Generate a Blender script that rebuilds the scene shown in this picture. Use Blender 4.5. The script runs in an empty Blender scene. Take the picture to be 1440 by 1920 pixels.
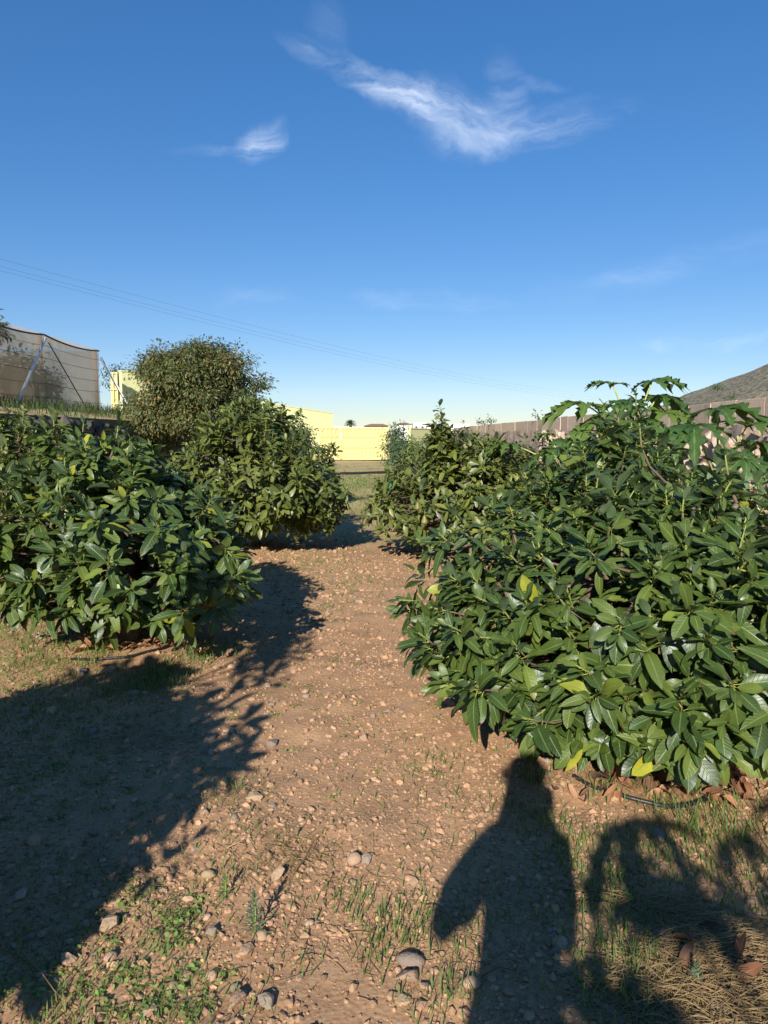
import bpy, bmesh, math, random
import numpy as np
from mathutils import Vector, Matrix

R = math.radians
scn = bpy.context.scene
C = scn.collection

# ------------------------------------------------------------------ camera
CAM_H, PITCH, FPX = 1.55, 6.2, 1331.0
cam_d = bpy.data.cameras.new('camera')
cam = bpy.data.objects.new('camera', cam_d)
C.objects.link(cam)
cam.location = (0, 0, CAM_H)
cam.rotation_euler = (R(90 - PITCH), 0, 0)
cam_d.sensor_fit = 'VERTICAL'
cam_d.sensor_height = 24.0
cam_d.sensor_width = 18.0
cam_d.lens = 24.0 * FPX / 1920.0
cam_d.clip_start = 0.02
cam_d.clip_end = 9000
scn.camera = cam

# ------------------------------------------------------------------ light
SUN_AZ, SUN_EL = 12.5, 26.5          # direction the shadows fall (from +Y towards +X), sun height
sun_d = bpy.data.lights.new('sun', 'SUN')
sun = bpy.data.objects.new('sun', sun_d)
C.objects.link(sun)
sun_d.energy = 3.7
sun_d.angle = R(0.55)
sun_d.color = (1.0, 0.955, 0.88)
TRAVEL = Vector((math.sin(R(SUN_AZ)) * math.cos(R(SUN_EL)), math.cos(R(SUN_AZ)) * math.cos(R(SUN_EL)), -math.sin(R(SUN_EL))))
sun.rotation_euler = TRAVEL.to_track_quat('-Z', 'Y').to_euler()
sun.location = (-8, -20, 15)

scn.view_settings.view_transform = 'Standard'
scn.view_settings.look = 'None'
scn.view_settings.gamma = 1.0
scn.view_settings.exposure = 1.03
scn.view_settings.use_curve_mapping = False
scn.render.engine = 'CYCLES'
scn.cycles.max_bounces = 7
scn.cycles.transparent_max_bounces = 12
scn.cycles.use_denoising = True


class N:
    """small node helper"""
    def __init__(self, tree):
        self.t = tree

    def new(self, typ, **kw):
        n = self.t.nodes.new(typ)
        for k, v in kw.items():
            setattr(n, k, v)
        return n

    def link(self, a, b):
        self.t.links.new(a, b)

    def put(self, sock, v):
        if isinstance(v, bpy.types.NodeSocket):
            self.t.links.new(v, sock)
        else:
            sock.default_value = v

    def math(self, op, a, b=None, c=None, clamp=False):
        n = self.new('ShaderNodeMath', operation=op, use_clamp=clamp)
        self.put(n.inputs[0], a)
        if b is not None: self.put(n.inputs[1], b)
        if c is not None: self.put(n.inputs[2], c)
        return n.outputs[0]

    def vmath(self, op, a, b=None):
        n = self.new('ShaderNodeVectorMath', operation=op)
        self.put(n.inputs[0], a)
        if b is not None: self.put(n.inputs[1], b)
        return n.outputs['Value'] if op in ('DOT_PRODUCT', 'LENGTH') else n.outputs[0]

    def mix(self, f, a, b, blend='MIX'):
        n = self.new('ShaderNodeMix', data_type='RGBA', blend_type=blend)
        self.put(n.inputs[0], f)
        self.put(n.inputs[6], a)
        self.put(n.inputs[7], b)
        return n.outputs[2]

    def ramp(self, f, stops, interp='LINEAR'):
        n = self.new('ShaderNodeValToRGB')
        n.color_ramp.interpolation = interp
        els = n.color_ramp.elements
        while len(els) < len(stops):
            els.new(0.5)
        for e, (p, col) in zip(els, stops):
            e.position = p
            e.color = (*col, 1.0) if len(col) == 3 else col
        self.put(n.inputs[0], f)
        return n.outputs[0]

    def smooth(self, v, a, b):
        n = self.new('ShaderNodeMapRange', interpolation_type='SMOOTHSTEP')
        self.put(n.inputs[0], v)
        n.inputs[1].default_value, n.inputs[2].default_value = a, b
        n.inputs[3].default_value, n.inputs[4].default_value = 0.0, 1.0
        return n.outputs[0]

    def noise(self, vec, scale, detail=4.0, rough=0.55, dist=0.0):
        n = self.new('ShaderNodeTexNoise')
        if vec is not None: self.put(n.inputs['Vector'], vec)
        n.inputs['Scale'].default_value = scale
        n.inputs['Detail'].default_value = detail
        n.inputs['Roughness'].default_value = rough
        n.inputs['Distortion'].default_value = dist
        return n.outputs['Fac']

    def xyz(self, v):
        n = self.new('ShaderNodeSeparateXYZ')
        self.put(n.inputs[0], v)
        return n.outputs

    def comb(self, x, y, z):
        n = self.new('ShaderNodeCombineXYZ')
        for i, v in enumerate((x, y, z)):
            self.put(n.inputs[i], v)
        return n.outputs[0]


# ------------------------------------------------------------------ sky
world = bpy.data.worlds.new('World')
scn.world = world
world.use_nodes = True
wt = world.node_tree
wt.nodes.clear()
w = N(wt)
sky = w.new('ShaderNodeTexSky', sky_type='NISHITA')
sky.sun_disc = False
sky.sun_elevation = R(SUN_EL)
sky.sun_rotation = R(180 + SUN_AZ)
sky.altitude = 50
sky.air_density = 1.0
sky.dust_density = 0.0
sky.ozone_density = 3.5
SKY_STRENGTH = 0.094


def pix_dir(px, py):
    """world direction seen at a place of the photograph (1440 x 1920)"""
    x, y, z = (px - 720) / FPX, 1.0, -(py - 960) / FPX
    c, s = math.cos(R(PITCH)), math.sin(R(PITCH))
    return Vector((x, y * c + z * s, z * c - y * s)).normalized()


tc = w.new('ShaderNodeTexCoord')
D = tc.outputs['Generated']
warp_n = w.new('ShaderNodeTexNoise')
w.put(warp_n.inputs['Vector'], D)
warp_n.inputs['Scale'].default_value = 7.0
warp_n.inputs['Detail'].default_value = 5.0
warp_n.inputs['Roughness'].default_value = 0.6
warp = w.vmath('SUBTRACT', warp_n.outputs['Color'], (0.5, 0.5, 0.5))
Dw = w.vmath('ADD', D, w.vmath('MULTIPLY', warp, (0.075, 0.075, 0.075)))
FW = Vector((0, math.cos(R(24)), math.sin(R(24))))
fu = Vector((1, 0, 0)); fv = fu.cross(FW)
dcf = w.math('MAXIMUM', w.vmath('DOT_PRODUCT', Dw, tuple(FW)), 0.2)
gu = w.math('DIVIDE', w.vmath('DOT_PRODUCT', Dw, tuple(fu)), dcf)
gv = w.math('DIVIDE', w.vmath('DOT_PRODUCT', Dw, tuple(fv)), dcf)
front = w.smooth(w.vmath('DOT_PRODUCT', D, tuple(FW)), 0.45, 0.7)
cloud_total = None
# cirrus wisps, three sets by the direction of their streaks: (px, py, half length, half width, tilt in degrees, strength)
SETS = [(18, [(700, 158, 165, 24, 25, 0.80), (850, 222, 125, 40, 16, 0.60), (610, 60, 40, 60, 10, 0.10), (1010, 142, 55, 12, 14, 0.18)]),
        (-12, [(985, 238, 160, 36, -9, 0.62), (945, 165, 60, 40, 62, 0.34), (478, 250, 50, 30, -42, 0.72), (405, 280, 85, 12, -4, 0.22), (1290, 490, 260, 32, -15, 0.17)]),
        (1, [(810, 572, 150, 20, 2, 0.26), (1325, 640, 160, 14, -5, 0.34), (480, 556, 70, 24, 6, 0.14)])]
for si, (st_tilt, items) in enumerate(SETS):
    tot = None
    for (px, py, hl, hw, tilt, st) in items:
        c0 = pix_dir(px, py)
        k = c0.dot(FW)
        cu, cv = c0.dot(fu) / k, c0.dot(fv) / k
        sc_ = 1.0 / k                                   # plane scale grows away from the axis
        ca, sa = math.cos(R(-tilt)), math.sin(R(-tilt))
        du = w.math('SUBTRACT', gu, cu); dv = w.math('SUBTRACT', gv, cv)
        un = w.math('MULTIPLY', w.math('ADD', w.math('MULTIPLY', du, ca), w.math('MULTIPLY', dv, sa)), FPX / (hl * 1.15 * sc_))
        vn = w.math('MULTIPLY', w.math('ADD', w.math('MULTIPLY', du, -sa), w.math('MULTIPLY', dv, ca)), FPX / (hw * 1.15 * sc_))
        r2 = w.math('ADD', w.math('MULTIPLY', un, un), w.math('MULTIPLY', vn, vn))
        m = w.math('MULTIPLY', w.math('POWER', w.math('MAXIMUM', w.math('SUBTRACT', 1.0, r2), 0.0), 1.45), st * 0.72)
        tot = m if tot is None else w.math('ADD', tot, m)
    ca, sa = math.cos(R(-st_tilt)), math.sin(R(-st_tilt))
    su = w.math('ADD', w.math('MULTIPLY', gu, ca), w.math('MULTIPLY', gv, sa))
    sv = w.math('ADD', w.math('MULTIPLY', gu, -sa), w.math('MULTIPLY', gv, ca))
    nz = w.smooth(w.noise(w.comb(w.math('MULTIPLY', su, 7.0), w.math('MULTIPLY', sv, 26.0), 3.7 * (si + 1)), 1.0, 5.0, 0.62, 0.7), 0.30, 0.90)
    cl = w.math('MULTIPLY', tot, nz)
    cloud_total = cl if cloud_total is None else w.math('ADD', cloud_total, cl)
cloud_total = w.math('MULTIPLY', w.math('MINIMUM', cloud_total, 0.85), front)
hsv = w.new('ShaderNodeHueSaturation')
hsv.inputs['Hue'].default_value = 0.503
hsv.inputs['Saturation'].default_value = 1.46
hsv.inputs['Value'].default_value = 1.0
gam = w.new('ShaderNodeGamma')
w.put(gam.inputs[0], sky.outputs[0])
gam.inputs[1].default_value = 0.72
w.put(hsv.inputs['Color'], gam.outputs[0])
skytint = w.mix(1.0, hsv.outputs[0], (0.89, 0.92, 1.06, 1), 'MULTIPLY')
skycol = w.mix(cloud_total, skytint, (6.6, 7.1, 7.8, 1))
bg = w.new('ShaderNodeBackground')
w.put(bg.inputs[0], skycol)
bg.inputs[1].default_value = SKY_STRENGTH
world.cycles.sampling_method = 'MANUAL'
world.cycles.sample_map_resolution = 256
wo = w.new('ShaderNodeOutputWorld')
w.link(bg.outputs[0], wo.inputs[0])


# ------------------------------------------------------------------ helpers
def ground_hit(px, py, z=0.0):
    d = pix_dir(px, py)
    t = (z - CAM_H) / d.z
    return d.x * t, d.y * t


def at(px, py, y):
    """point of the photograph at a given depth y"""
    d = pix_dir(px, py)
    t = y / d.y
    return Vector((d.x * t, y, CAM_H + d.z * t))


def hash2(ix, iy, seed):
    h = (ix.astype(np.int64) * 374761393 + iy.astype(np.int64) * 668265263 + seed * 1442695041) & 0xFFFFFFFF
    h = ((h ^ (h >> 13)) * 1274126177) & 0xFFFFFFFF
    h = h ^ (h >> 16)
    return (h & 0xFFFF) / 65535.0


def vnoise(x, y, seed=0):
    x = np.asarray(x, float); y = np.asarray(y, float)
    ix = np.floor(x); iy = np.floor(y)
    fx = x - ix; fy = y - iy
    fx = fx * fx * (3 - 2 * fx); fy = fy * fy * (3 - 2 * fy)
    a = hash2(ix, iy, seed); b = hash2(ix + 1, iy, seed)
    c = hash2(ix, iy + 1, seed); d = hash2(ix + 1, iy + 1, seed)
    return (a * (1 - fx) + b * fx) * (1 - fy) + (c * (1 - fx) + d * fx) * fy - 0.5


TREE_MOUNDS = []


def ground_z(x, y):
    x = np.asarray(x, float); y = np.asarray(y, float)
    near = 1.0 / (1.0 + np.maximum(0, np.hypot(x, y) - 10) / 8.0)
    z = 0.055 * vnoise(x * 0.55, y * 0.55, 1) + 0.030 * vnoise(x * 1.9, y * 1.9, 2)
    z = z + near * (0.022 * vnoise(x * 5, y * 5, 3) + 0.009 * vnoise(x * 11, y * 11, 4))
    for (tx, ty) in TREE_MOUNDS:
        z = z + 0.045 * np.exp(-((x - tx) ** 2 + (y - ty) ** 2) / 0.35)
    return z * np.clip(1.4 - np.hypot(x, y) / 400, 0, 1)


def gz(x, y):
    return float(ground_z(np.array([x]), np.array([y]))[0])


class MB:
    """collects vertices and faces (numpy) and builds one mesh"""
    def __init__(self):
        self.v, self.f, self.a, self.n = [], [], [], 0

    def add(self, verts, faces, luv=None):
        verts = np.asarray(verts, float).reshape(-1, 3)
        self.v.append(verts)
        for fc in (faces if isinstance(faces, list) else [faces]):
            self.f.append(np.asarray(fc, np.int64) + self.n)
        if luv is None:
            luv = np.zeros((len(verts), 3))
        self.a.append(np.asarray(luv, float).reshape(-1, 3))
        self.n += len(verts)

    def box(self, c, s, rz=0.0, luv=None):
        sx, sy, sz = s[0] / 2, s[1] / 2, s[2] / 2
        p = np.array([[x, y, z] for z in (-sz, sz) for y in (-sy, sy) for x in (-sx, sx)], float)
        cr, sr = math.cos(rz), math.sin(rz)
        p = np.stack([p[:, 0] * cr - p[:, 1] * sr, p[:, 0] * sr + p[:, 1] * cr, p[:, 2]], 1) + np.array(c)
        f = np.array([[0, 2, 3, 1], [4, 5, 7, 6], [0, 1, 5, 4], [2, 6, 7, 3], [0, 4, 6, 2], [1, 3, 7, 5]])
        self.add(p, f, None if luv is None else np.tile(luv, (8, 1)))

    def tube(self, pts, radii, sides=6, luv=None, cap=True):
        pts = np.asarray(pts, float)
        n = len(pts)
        radii = np.broadcast_to(np.asarray(radii, float), (n,))
        tan = np.gradient(pts, axis=0)
        tan /= np.linalg.norm(tan, axis=1)[:, None] + 1e-9
        ref = np.array([0, 0, 1.0]) if abs(tan[:, 2]).mean() < 0.8 else np.array([1.0, 0, 0])
        e1 = np.cross(tan, ref); e1 /= np.linalg.norm(e1, axis=1)[:, None] + 1e-9
        e2 = np.cross(tan, e1)
        an = np.arange(sides) * 2 * math.pi / sides
        ring = (np.cos(an)[None, :, None] * e1[:, None, :] + np.sin(an)[None, :, None] * e2[:, None, :]) * radii[:, None, None] + pts[:, None, :]
        i = np.arange(n - 1)[:, None] * sides
        j = np.arange(sides)[None, :]
        k = (j + 1) % sides
        f = np.stack([i + j, i + k, i + sides + k, i + sides + j], -1).reshape(-1, 4)
        fl = [f]
        if cap and sides == 4:
            fl.append(np.array([[3, 2, 1, 0]])); fl.append(np.array([[0, 1, 2, 3]]) + (n - 1) * sides)
        elif cap:
            t0 = np.array([[0, q + 1, q] for q in range(1, sides - 1)])
            t1 = np.array([[0, q, q + 1] for q in range(1, sides - 1)]) + (n - 1) * sides
            fl += [t0, t1]
        if luv is not None:
            luv = np.asarray(luv, float)
            luv = np.repeat(luv, sides, axis=0) if luv.ndim == 2 else np.tile(luv, (n * sides, 1))
        self.add(ring.reshape(-1, 3), fl, luv)

    def mesh(self, name, mat=None, smooth=True):
        me = bpy.data.meshes.new(name)
        V = np.concatenate(self.v) if self.v else np.zeros((0, 3))
        me.vertices.add(len(V))
        me.vertices.foreach_set('co', V.ravel())
        tot = [np.full(len(f), f.shape[1]) for f in self.f]
        loops = np.concatenate([f.ravel() for f in self.f])
        tot = np.concatenate(tot)
        start = np.concatenate([[0], np.cumsum(tot)[:-1]])
        me.loops.add(len(loops))
        me.loops.foreach_set('vertex_index', loops)
        me.polygons.add(len(tot))
        me.polygons.foreach_set('loop_start', start)
        me.polygons.foreach_set('loop_total', tot)
        me.polygons.foreach_set('use_smooth', np.full(len(tot), smooth))
        at_ = me.attributes.new('luv', 'FLOAT_VECTOR', 'POINT')
        at_.data.foreach_set('vector', np.concatenate(self.a).ravel())
        me.update(calc_edges=True)
        me.validate()
        if mat is not None:
            me.materials.append(mat)
        return me

    def build(self, name, mat, parent=None, smooth=True):
        o = bpy.data.objects.new(name, self.mesh(name, mat, smooth))
        C.objects.link(o)
        if parent is not None:
            o.parent = parent
        return o


def empty(name, loc, rz=0.0):
    o = bpy.data.objects.new(name, None)
    C.objects.link(o)
    o.location = loc
    o.rotation_euler = (0, 0, rz)
    o.empty_display_size = 0.2
    return o


def tag(o, label=None, cat=None, group=None, kind=None):
    if label: o['label'] = label
    if cat: o['category'] = cat
    if group: o['group'] = group
    if kind: o['kind'] = kind
    return o


def put(name, me, mat4, parent=None):
    o = bpy.data.objects.new(name, me)
    C.objects.link(o)
    o.parent = parent
    o.matrix_local = mat4
    return o


# ------------------------------------------------------------------ materials
def new_mat(name):
    m = bpy.data.materials.new(name)
    m.use_nodes = True
    m.node_tree.nodes.clear()
    return m, N(m.node_tree)


def finish(n, shader):
    o = n.new('ShaderNodeOutputMaterial')
    n.link(shader, o.inputs[0])


def luv_rand(n):
    at_ = n.new('ShaderNodeAttribute', attribute_name='luv')
    u, v, r = n.xyz(at_.outputs['Vector'])
    oi = n.new('ShaderNodeObjectInfo')
    rr = n.math('FRACT', n.math('ADD', r, oi.outputs['Random']))
    return u, v, rr


def leaf_material(name, stops, rib, under, rough=0.35, spec=0.5, transl=0.18, vein=1.0, stem=(0.36, 0.36, 0.07)):
    m, n = new_mat(name)
    u, v, r = luv_rand(n)
    col = n.ramp(r, stops)
    av = n.math('ABSOLUTE', v)
    # side veins run forward from the midrib
    ph = n.math('MULTIPLY', n.math('SUBTRACT', u, n.math('MULTIPLY', av, 0.16)), 9.0)
    saw = n.math('ABSOLUTE', n.math('SUBTRACT', n.math('FRACT', ph), 0.5))
    veins = n.math('MULTIPLY', n.math('SUBTRACT', 1.0, n.smooth(saw, 0.0, 0.10)), 0.28 * vein)
    mid = n.math('SUBTRACT', 1.0, n.smooth(av, 0.03, 0.12))
    col = n.mix(veins, col, (*rib, 1))
    col = n.mix(n.math('MULTIPLY', mid, 0.75 * vein), col, (*rib, 1))
    geo = n.new('ShaderNodeNewGeometry')
    tco = n.new('ShaderNodeTexCoord')
    blot = n.noise(geo.outputs['Position'], 22.0, 3.0)
    col = n.mix(n.math('MULTIPLY', n.smooth(blot, 0.5, 0.75), 0.35), col, n.mix(1.0, col, (1.5, 1.35, 1.0, 1), 'MULTIPLY'))
    # browned, worn tips on a few leaves
    worn = n.math('MULTIPLY', n.smooth(u, 0.86, 0.97), n.math('GREATER_THAN', n.math('FRACT', n.math('MULTIPLY', r, 7.31)), 0.80))
    col = n.mix(worn, col, (0.13, 0.07, 0.03, 1))
    col = n.mix(n.math('MULTIPLY', geo.outputs['Backfacing'], 0.75), col, (*under, 1))
    stemf = n.math('LESS_THAN', u, 0.0)
    col = n.mix(stemf, col, (*stem, 1))
    bs = n.new('ShaderNodeBsdfPrincipled')
    n.put(bs.inputs['Base Color'], col)
    n.put(bs.inputs['Roughness'], n.math('ADD', rough, n.math('ADD', n.math('MULTIPLY', geo.outputs['Backfacing'], 0.25), n.math('MULTIPLY', blot, 0.12))))
    bs.inputs['Specular IOR Level'].default_value = spec
    bp = n.new('ShaderNodeBump')
    bp.inputs['Strength'].default_value = 0.35
    bp.inputs['Distance'].default_value = 0.004
    hgt = n.math('ADD', n.math('MULTIPLY', veins, -1.6), n.math('ADD', n.math('MULTIPLY', mid, -0.8), n.math('MULTIPLY', blot, 0.7)))
    n.put(bp.inputs['Height'], hgt)
    n.link(bp.outputs[0], bs.inputs['Normal'])
    tr = n.new('ShaderNodeBsdfTranslucent')
    n.put(tr.inputs[0], n.mix(1.0, col, (2.0, 1.9, 0.7, 1), 'MULTIPLY'))
    mx = n.new('ShaderNodeMixShader')
    mx.inputs[0].default_value = transl
    n.link(bs.outputs[0], mx.inputs[1])
    n.link(tr.outputs[0], mx.inputs[2])
    finish(n, mx.outputs[0])
    return m


G1 = [(0.0, (0.025, 0.048, 0.011)), (0.35, (0.044, 0.078, 0.016)), (0.75, (0.077, 0.114, 0.021)), (0.93, (0.115, 0.152, 0.028)), (0.972, (0.161, 0.206, 0.030)), (1.0, (0.345, 0.324, 0.026))]
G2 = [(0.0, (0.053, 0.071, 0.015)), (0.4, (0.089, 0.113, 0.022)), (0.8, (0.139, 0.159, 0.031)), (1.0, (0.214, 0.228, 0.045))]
M_AVO = leaf_material('avocado leaf', G1, (0.17, 0.24, 0.07), (0.10, 0.15, 0.07))
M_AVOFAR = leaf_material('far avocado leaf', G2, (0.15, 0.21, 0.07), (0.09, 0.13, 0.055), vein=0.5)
M_PAPAYA = leaf_material('papaya leaf', [(0, (0.037, 0.089, 0.019)), (0.6, (0.066, 0.129, 0.026)), (1, (0.112, 0.178, 0.031))], (0.206, 0.258, 0.070), (0.103, 0.151, 0.062), rough=0.45, transl=0.28, vein=0.7)
M_MANGO = leaf_material('mango leaf', [(0, (0.040, 0.061, 0.017)), (0.35, (0.074, 0.097, 0.024)), (0.65, (0.133, 0.128, 0.036)), (1, (0.267, 0.172, 0.060))], (0.213, 0.192, 0.072), (0.147, 0.141, 0.060), rough=0.45, vein=0.3)
M_SHRUB = leaf_material('shrub leaf', [(0, (0.03, 0.06, 0.02)), (0.6, (0.055, 0.095, 0.03)), (1, (0.09, 0.13, 0.04))], (0.12, 0.16, 0.06), (0.08, 0.11, 0.05), rough=0.5, vein=0.2)
M_BLUISH = leaf_material('bluish leaf', [(0, (0.044, 0.085, 0.036)), (1, (0.088, 0.140, 0.058))], (0.150, 0.180, 0.072), (0.100, 0.130, 0.058), rough=0.5, vein=0.2)
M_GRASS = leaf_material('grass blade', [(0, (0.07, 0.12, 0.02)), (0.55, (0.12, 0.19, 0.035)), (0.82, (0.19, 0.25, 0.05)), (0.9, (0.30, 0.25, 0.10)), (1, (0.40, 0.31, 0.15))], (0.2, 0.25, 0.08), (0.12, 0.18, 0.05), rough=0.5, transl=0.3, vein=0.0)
M_TGRASS = leaf_material('shaded grass blade', [(0, (0.035, 0.06, 0.015)), (0.7, (0.06, 0.10, 0.02)), (1, (0.16, 0.14, 0.06))], (0.1, 0.13, 0.04), (0.06, 0.09, 0.03), rough=0.6, transl=0.2, vein=0.0)  # darker greens: the net house's shade is painted into the blade colour
M_STRAW = leaf_material('straw', [(0, (0.10, 0.058, 0.025)), (0.5, (0.23, 0.14, 0.055)), (0.85, (0.36, 0.24, 0.10)), (1, (0.52, 0.40, 0.22))], (0.4, 0.3, 0.15), (0.3, 0.2, 0.09), rough=0.6, transl=0.12, vein=0.0)
M_WEED = leaf_material('weed leaf', [(0, (0.110, 0.198, 0.036)), (0.6, (0.176, 0.286, 0.060)), (1, (0.264, 0.363, 0.096))], (0.308, 0.396, 0.168), (0.165, 0.242, 0.096), rough=0.55, transl=0.25, vein=0.4, stem=(0.220, 0.220, 0.072))
M_GREYWEED = leaf_material('grey weed leaf', [(0, (0.12, 0.16, 0.09)), (1, (0.20, 0.25, 0.13))], (0.2, 0.25, 0.15), (0.15, 0.2, 0.12), rough=0.6, transl=0.2, vein=0.0)
M_DEAD = leaf_material('dead leaf', [(0, (0.07, 0.035, 0.02)), (0.2, (0.17, 0.075, 0.035)), (0.5, (0.29, 0.125, 0.06)), (0.75, (0.38, 0.18, 0.09)), (1, (0.42, 0.25, 0.13))], (0.30, 0.18, 0.10), (0.30, 0.17, 0.10), rough=0.6, transl=0.1, vein=0.6, stem=(0.3, 0.18, 0.08))


def bark_material(name, dark, light, shoot):
    m, n = new_mat(name)
    u, v, r = luv_rand(n)
    geo = n.new('ShaderNodeNewGeometry')
    z = n.noise(geo.outputs['Position'], 30.0, 5.0, 0.65)
    col = n.ramp(z, [(0.3, dark), (0.7, light)])
    col = n.mix(n.smooth(u, 0.45, 0.85), col, (*shoot, 1))
    bs = n.new('ShaderNodeBsdfPrincipled')
    n.put(bs.inputs['Base Color'], col)
    bs.inputs['Roughness'].default_value = 0.7
    bp = n.new('ShaderNodeBump')
    bp.inputs['Strength'].default_value = 0.6
    bp.inputs['Distance'].default_value = 0.01
    n.put(bp.inputs['Height'], n.noise(geo.outputs['Position'], 60.0, 4.0))
    n.link(bp.outputs[0], bs.inputs['Normal'])
    finish(n, bs.outputs[0])
    return m


M_BARK = bark_material('avocado bark', (0.08, 0.05, 0.035), (0.20, 0.14, 0.10), (0.24, 0.28, 0.06))
M_PBARK = bark_material('papaya bark', (0.20, 0.16, 0.09), (0.32, 0.27, 0.15), (0.40, 0.42, 0.12))
M_MBARK = bark_material('tree bark', (0.05, 0.04, 0.03), (0.13, 0.10, 0.08), (0.15, 0.11, 0.07))


def plain(name, col, rough=0.6, var=0.15, scale=6.0, bump=0.0, bscale=40.0, metal=0.0, spec=0.4, stain=None, transl=None):
    m, n = new_mat(name)
    geo = n.new('ShaderNodeNewGeometry')
    z = n.noise(geo.outputs['Position'], scale, 6.0, 0.6)
    f = n.math('MULTIPLY', n.math('SUBTRACT', z, 0.5), var * 4)
    base = n.mix(n.math('ADD', 0.5, f, clamp=True), tuple(c * (1 - var) for c in col) + (1,), tuple(min(1, c * (1 + var)) for c in col) + (1,))
    if stain is not None:
        sp = n.vmath('MULTIPLY', geo.outputs['Position'], (2.2, 2.2, 0.35))
        s = n.smooth(n.noise(sp, 2.0, 6.0, 0.65), 0.50, 0.72)
        base = n.mix(n.math('MULTIPLY', s, 0.6), base, (*stain, 1))
    oi = n.new('ShaderNodeObjectInfo')
    at_ = n.new('ShaderNodeAttribute', attribute_name='luv')
    rz = n.math('FRACT', n.math('ADD', oi.outputs['Random'], n.xyz(at_.outputs['Vector'])[2]))
    base = n.mix(1.0, base, n.ramp(rz, [(0, (1 - var,) * 3), (1, (1 + var * .6,) * 3)]), 'MULTIPLY')
    bs = n.new('ShaderNodeBsdfPrincipled')
    n.put(bs.inputs['Base Color'], base)
    bs.inputs['Roughness'].default_value = rough
    bs.inputs['Metallic'].default_value = metal
    bs.inputs['Specular IOR Level'].default_value = spec
    if bump:
        bp = n.new('ShaderNodeBump')
        bp.inputs['Strength'].default_value = bump
        bp.inputs['Distance'].default_value = 0.02
        n.put(bp.inputs['Height'], n.noise(geo.outputs['Position'], bscale, 6.0, 0.65))
        n.link(bp.outputs[0], bs.inputs['Normal'])
    finish(n, bs.outputs[0])
    return m


M_STONE = plain('field stone', (0.42, 0.27, 0.17), 0.85, 0.32, 14.0, 0.5, 60.0)
M_PALESTONE = plain('pale field stone', (0.41, 0.28, 0.165), 0.85, 0.15, 14.0, 0.5, 60.0)
M_GREYSTONE = plain('grey field stone', (0.27, 0.205, 0.155), 0.85, 0.2, 14.0, 0.5, 60.0)
M_GRAVEL = plain('gravel', (0.39, 0.232, 0.128), 0.9, 0.38, 20.0, 0.3, 90.0)
M_LAVA = plain('dark wall stone', (0.10, 0.085, 0.072), 0.9, 0.3, 6.0, 0.8, 18.0)
M_WALLSTONE = plain('tan wall stone', (0.52, 0.39, 0.28), 0.9, 0.25, 5.0, 0.9, 14.0)
M_MORTAR = plain('rubble mortar', (0.40, 0.30, 0.22), 0.95, 0.3, 4.0, 1.0, 9.0)
M_CONC = plain('weathered concrete', (0.64, 0.475, 0.335), 0.9, 0.2, 3.0, 0.5, 25.0, stain=(0.34, 0.25, 0.18))
M_YELLOW = plain('yellow gate paint', (0.61, 0.52, 0.21), 0.5, 0.08, 1.5, 0.0, stain=(0.53, 0.43, 0.17))
M_YPALE = plain('pale yellow render', (0.70, 0.68, 0.33), 0.85, 0.09, 0.8, 0.15, 20.0, stain=(0.60, 0.57, 0.30))
M_WHITE = plain('white render', (0.80, 0.79, 0.76), 0.8, 0.04, 0.5)
M_TILE = plain('terracotta tile', (0.26, 0.14, 0.09), 0.85, 0.2, 2.0, 0.5, 8.0)
M_WINDOW = plain('dark window', (0.05, 0.06, 0.07), 0.2, 0.1)
M_POLE = plain('galvanised pipe', (0.78, 0.76, 0.72), 0.5, 0.1, 5.0, metal=0.0)
M_CPOST = plain('pale concrete post', (0.50, 0.43, 0.34), 0.85, 0.1, 5.0)
M_CABLE = plain('dark cable', (0.04, 0.04, 0.045), 0.6, 0.1)
M_HOSE = plain('black polyethylene pipe', (0.022, 0.022, 0.024), 0.38, 0.3, 20.0)
M_TEAL = plain('teal plastic', (0.03, 0.26, 0.22), 0.45, 0.1)
M_SACK = plain('white sack', (0.62, 0.60, 0.56), 0.7, 0.12, 8.0)
M_FRUIT = plain('avocado skin', (0.045, 0.07, 0.02), 0.42, 0.25, 40.0, 0.35, 160.0)
M_FRUITY = plain('ripening fruit', (0.22, 0.21, 0.05), 0.45, 0.25, 25.0)
M_SKIN = plain('skin', (0.50, 0.30, 0.21), 0.55, 0.06)
M_SHIRT = plain('linen shirt', (0.32, 0.36, 0.42), 0.9, 0.08)
M_TROUSER = plain('dark trousers', (0.06, 0.065, 0.08), 0.9, 0.1)
M_HAIR = plain('dark hair', (0.03, 0.02, 0.014), 0.5, 0.2)
M_PHONE = plain('phone shell', (0.03, 0.03, 0.035), 0.3, 0.05)
M_SHOE = plain('leather shoe', (0.10, 0.06, 0.035), 0.6, 0.1)


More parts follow.
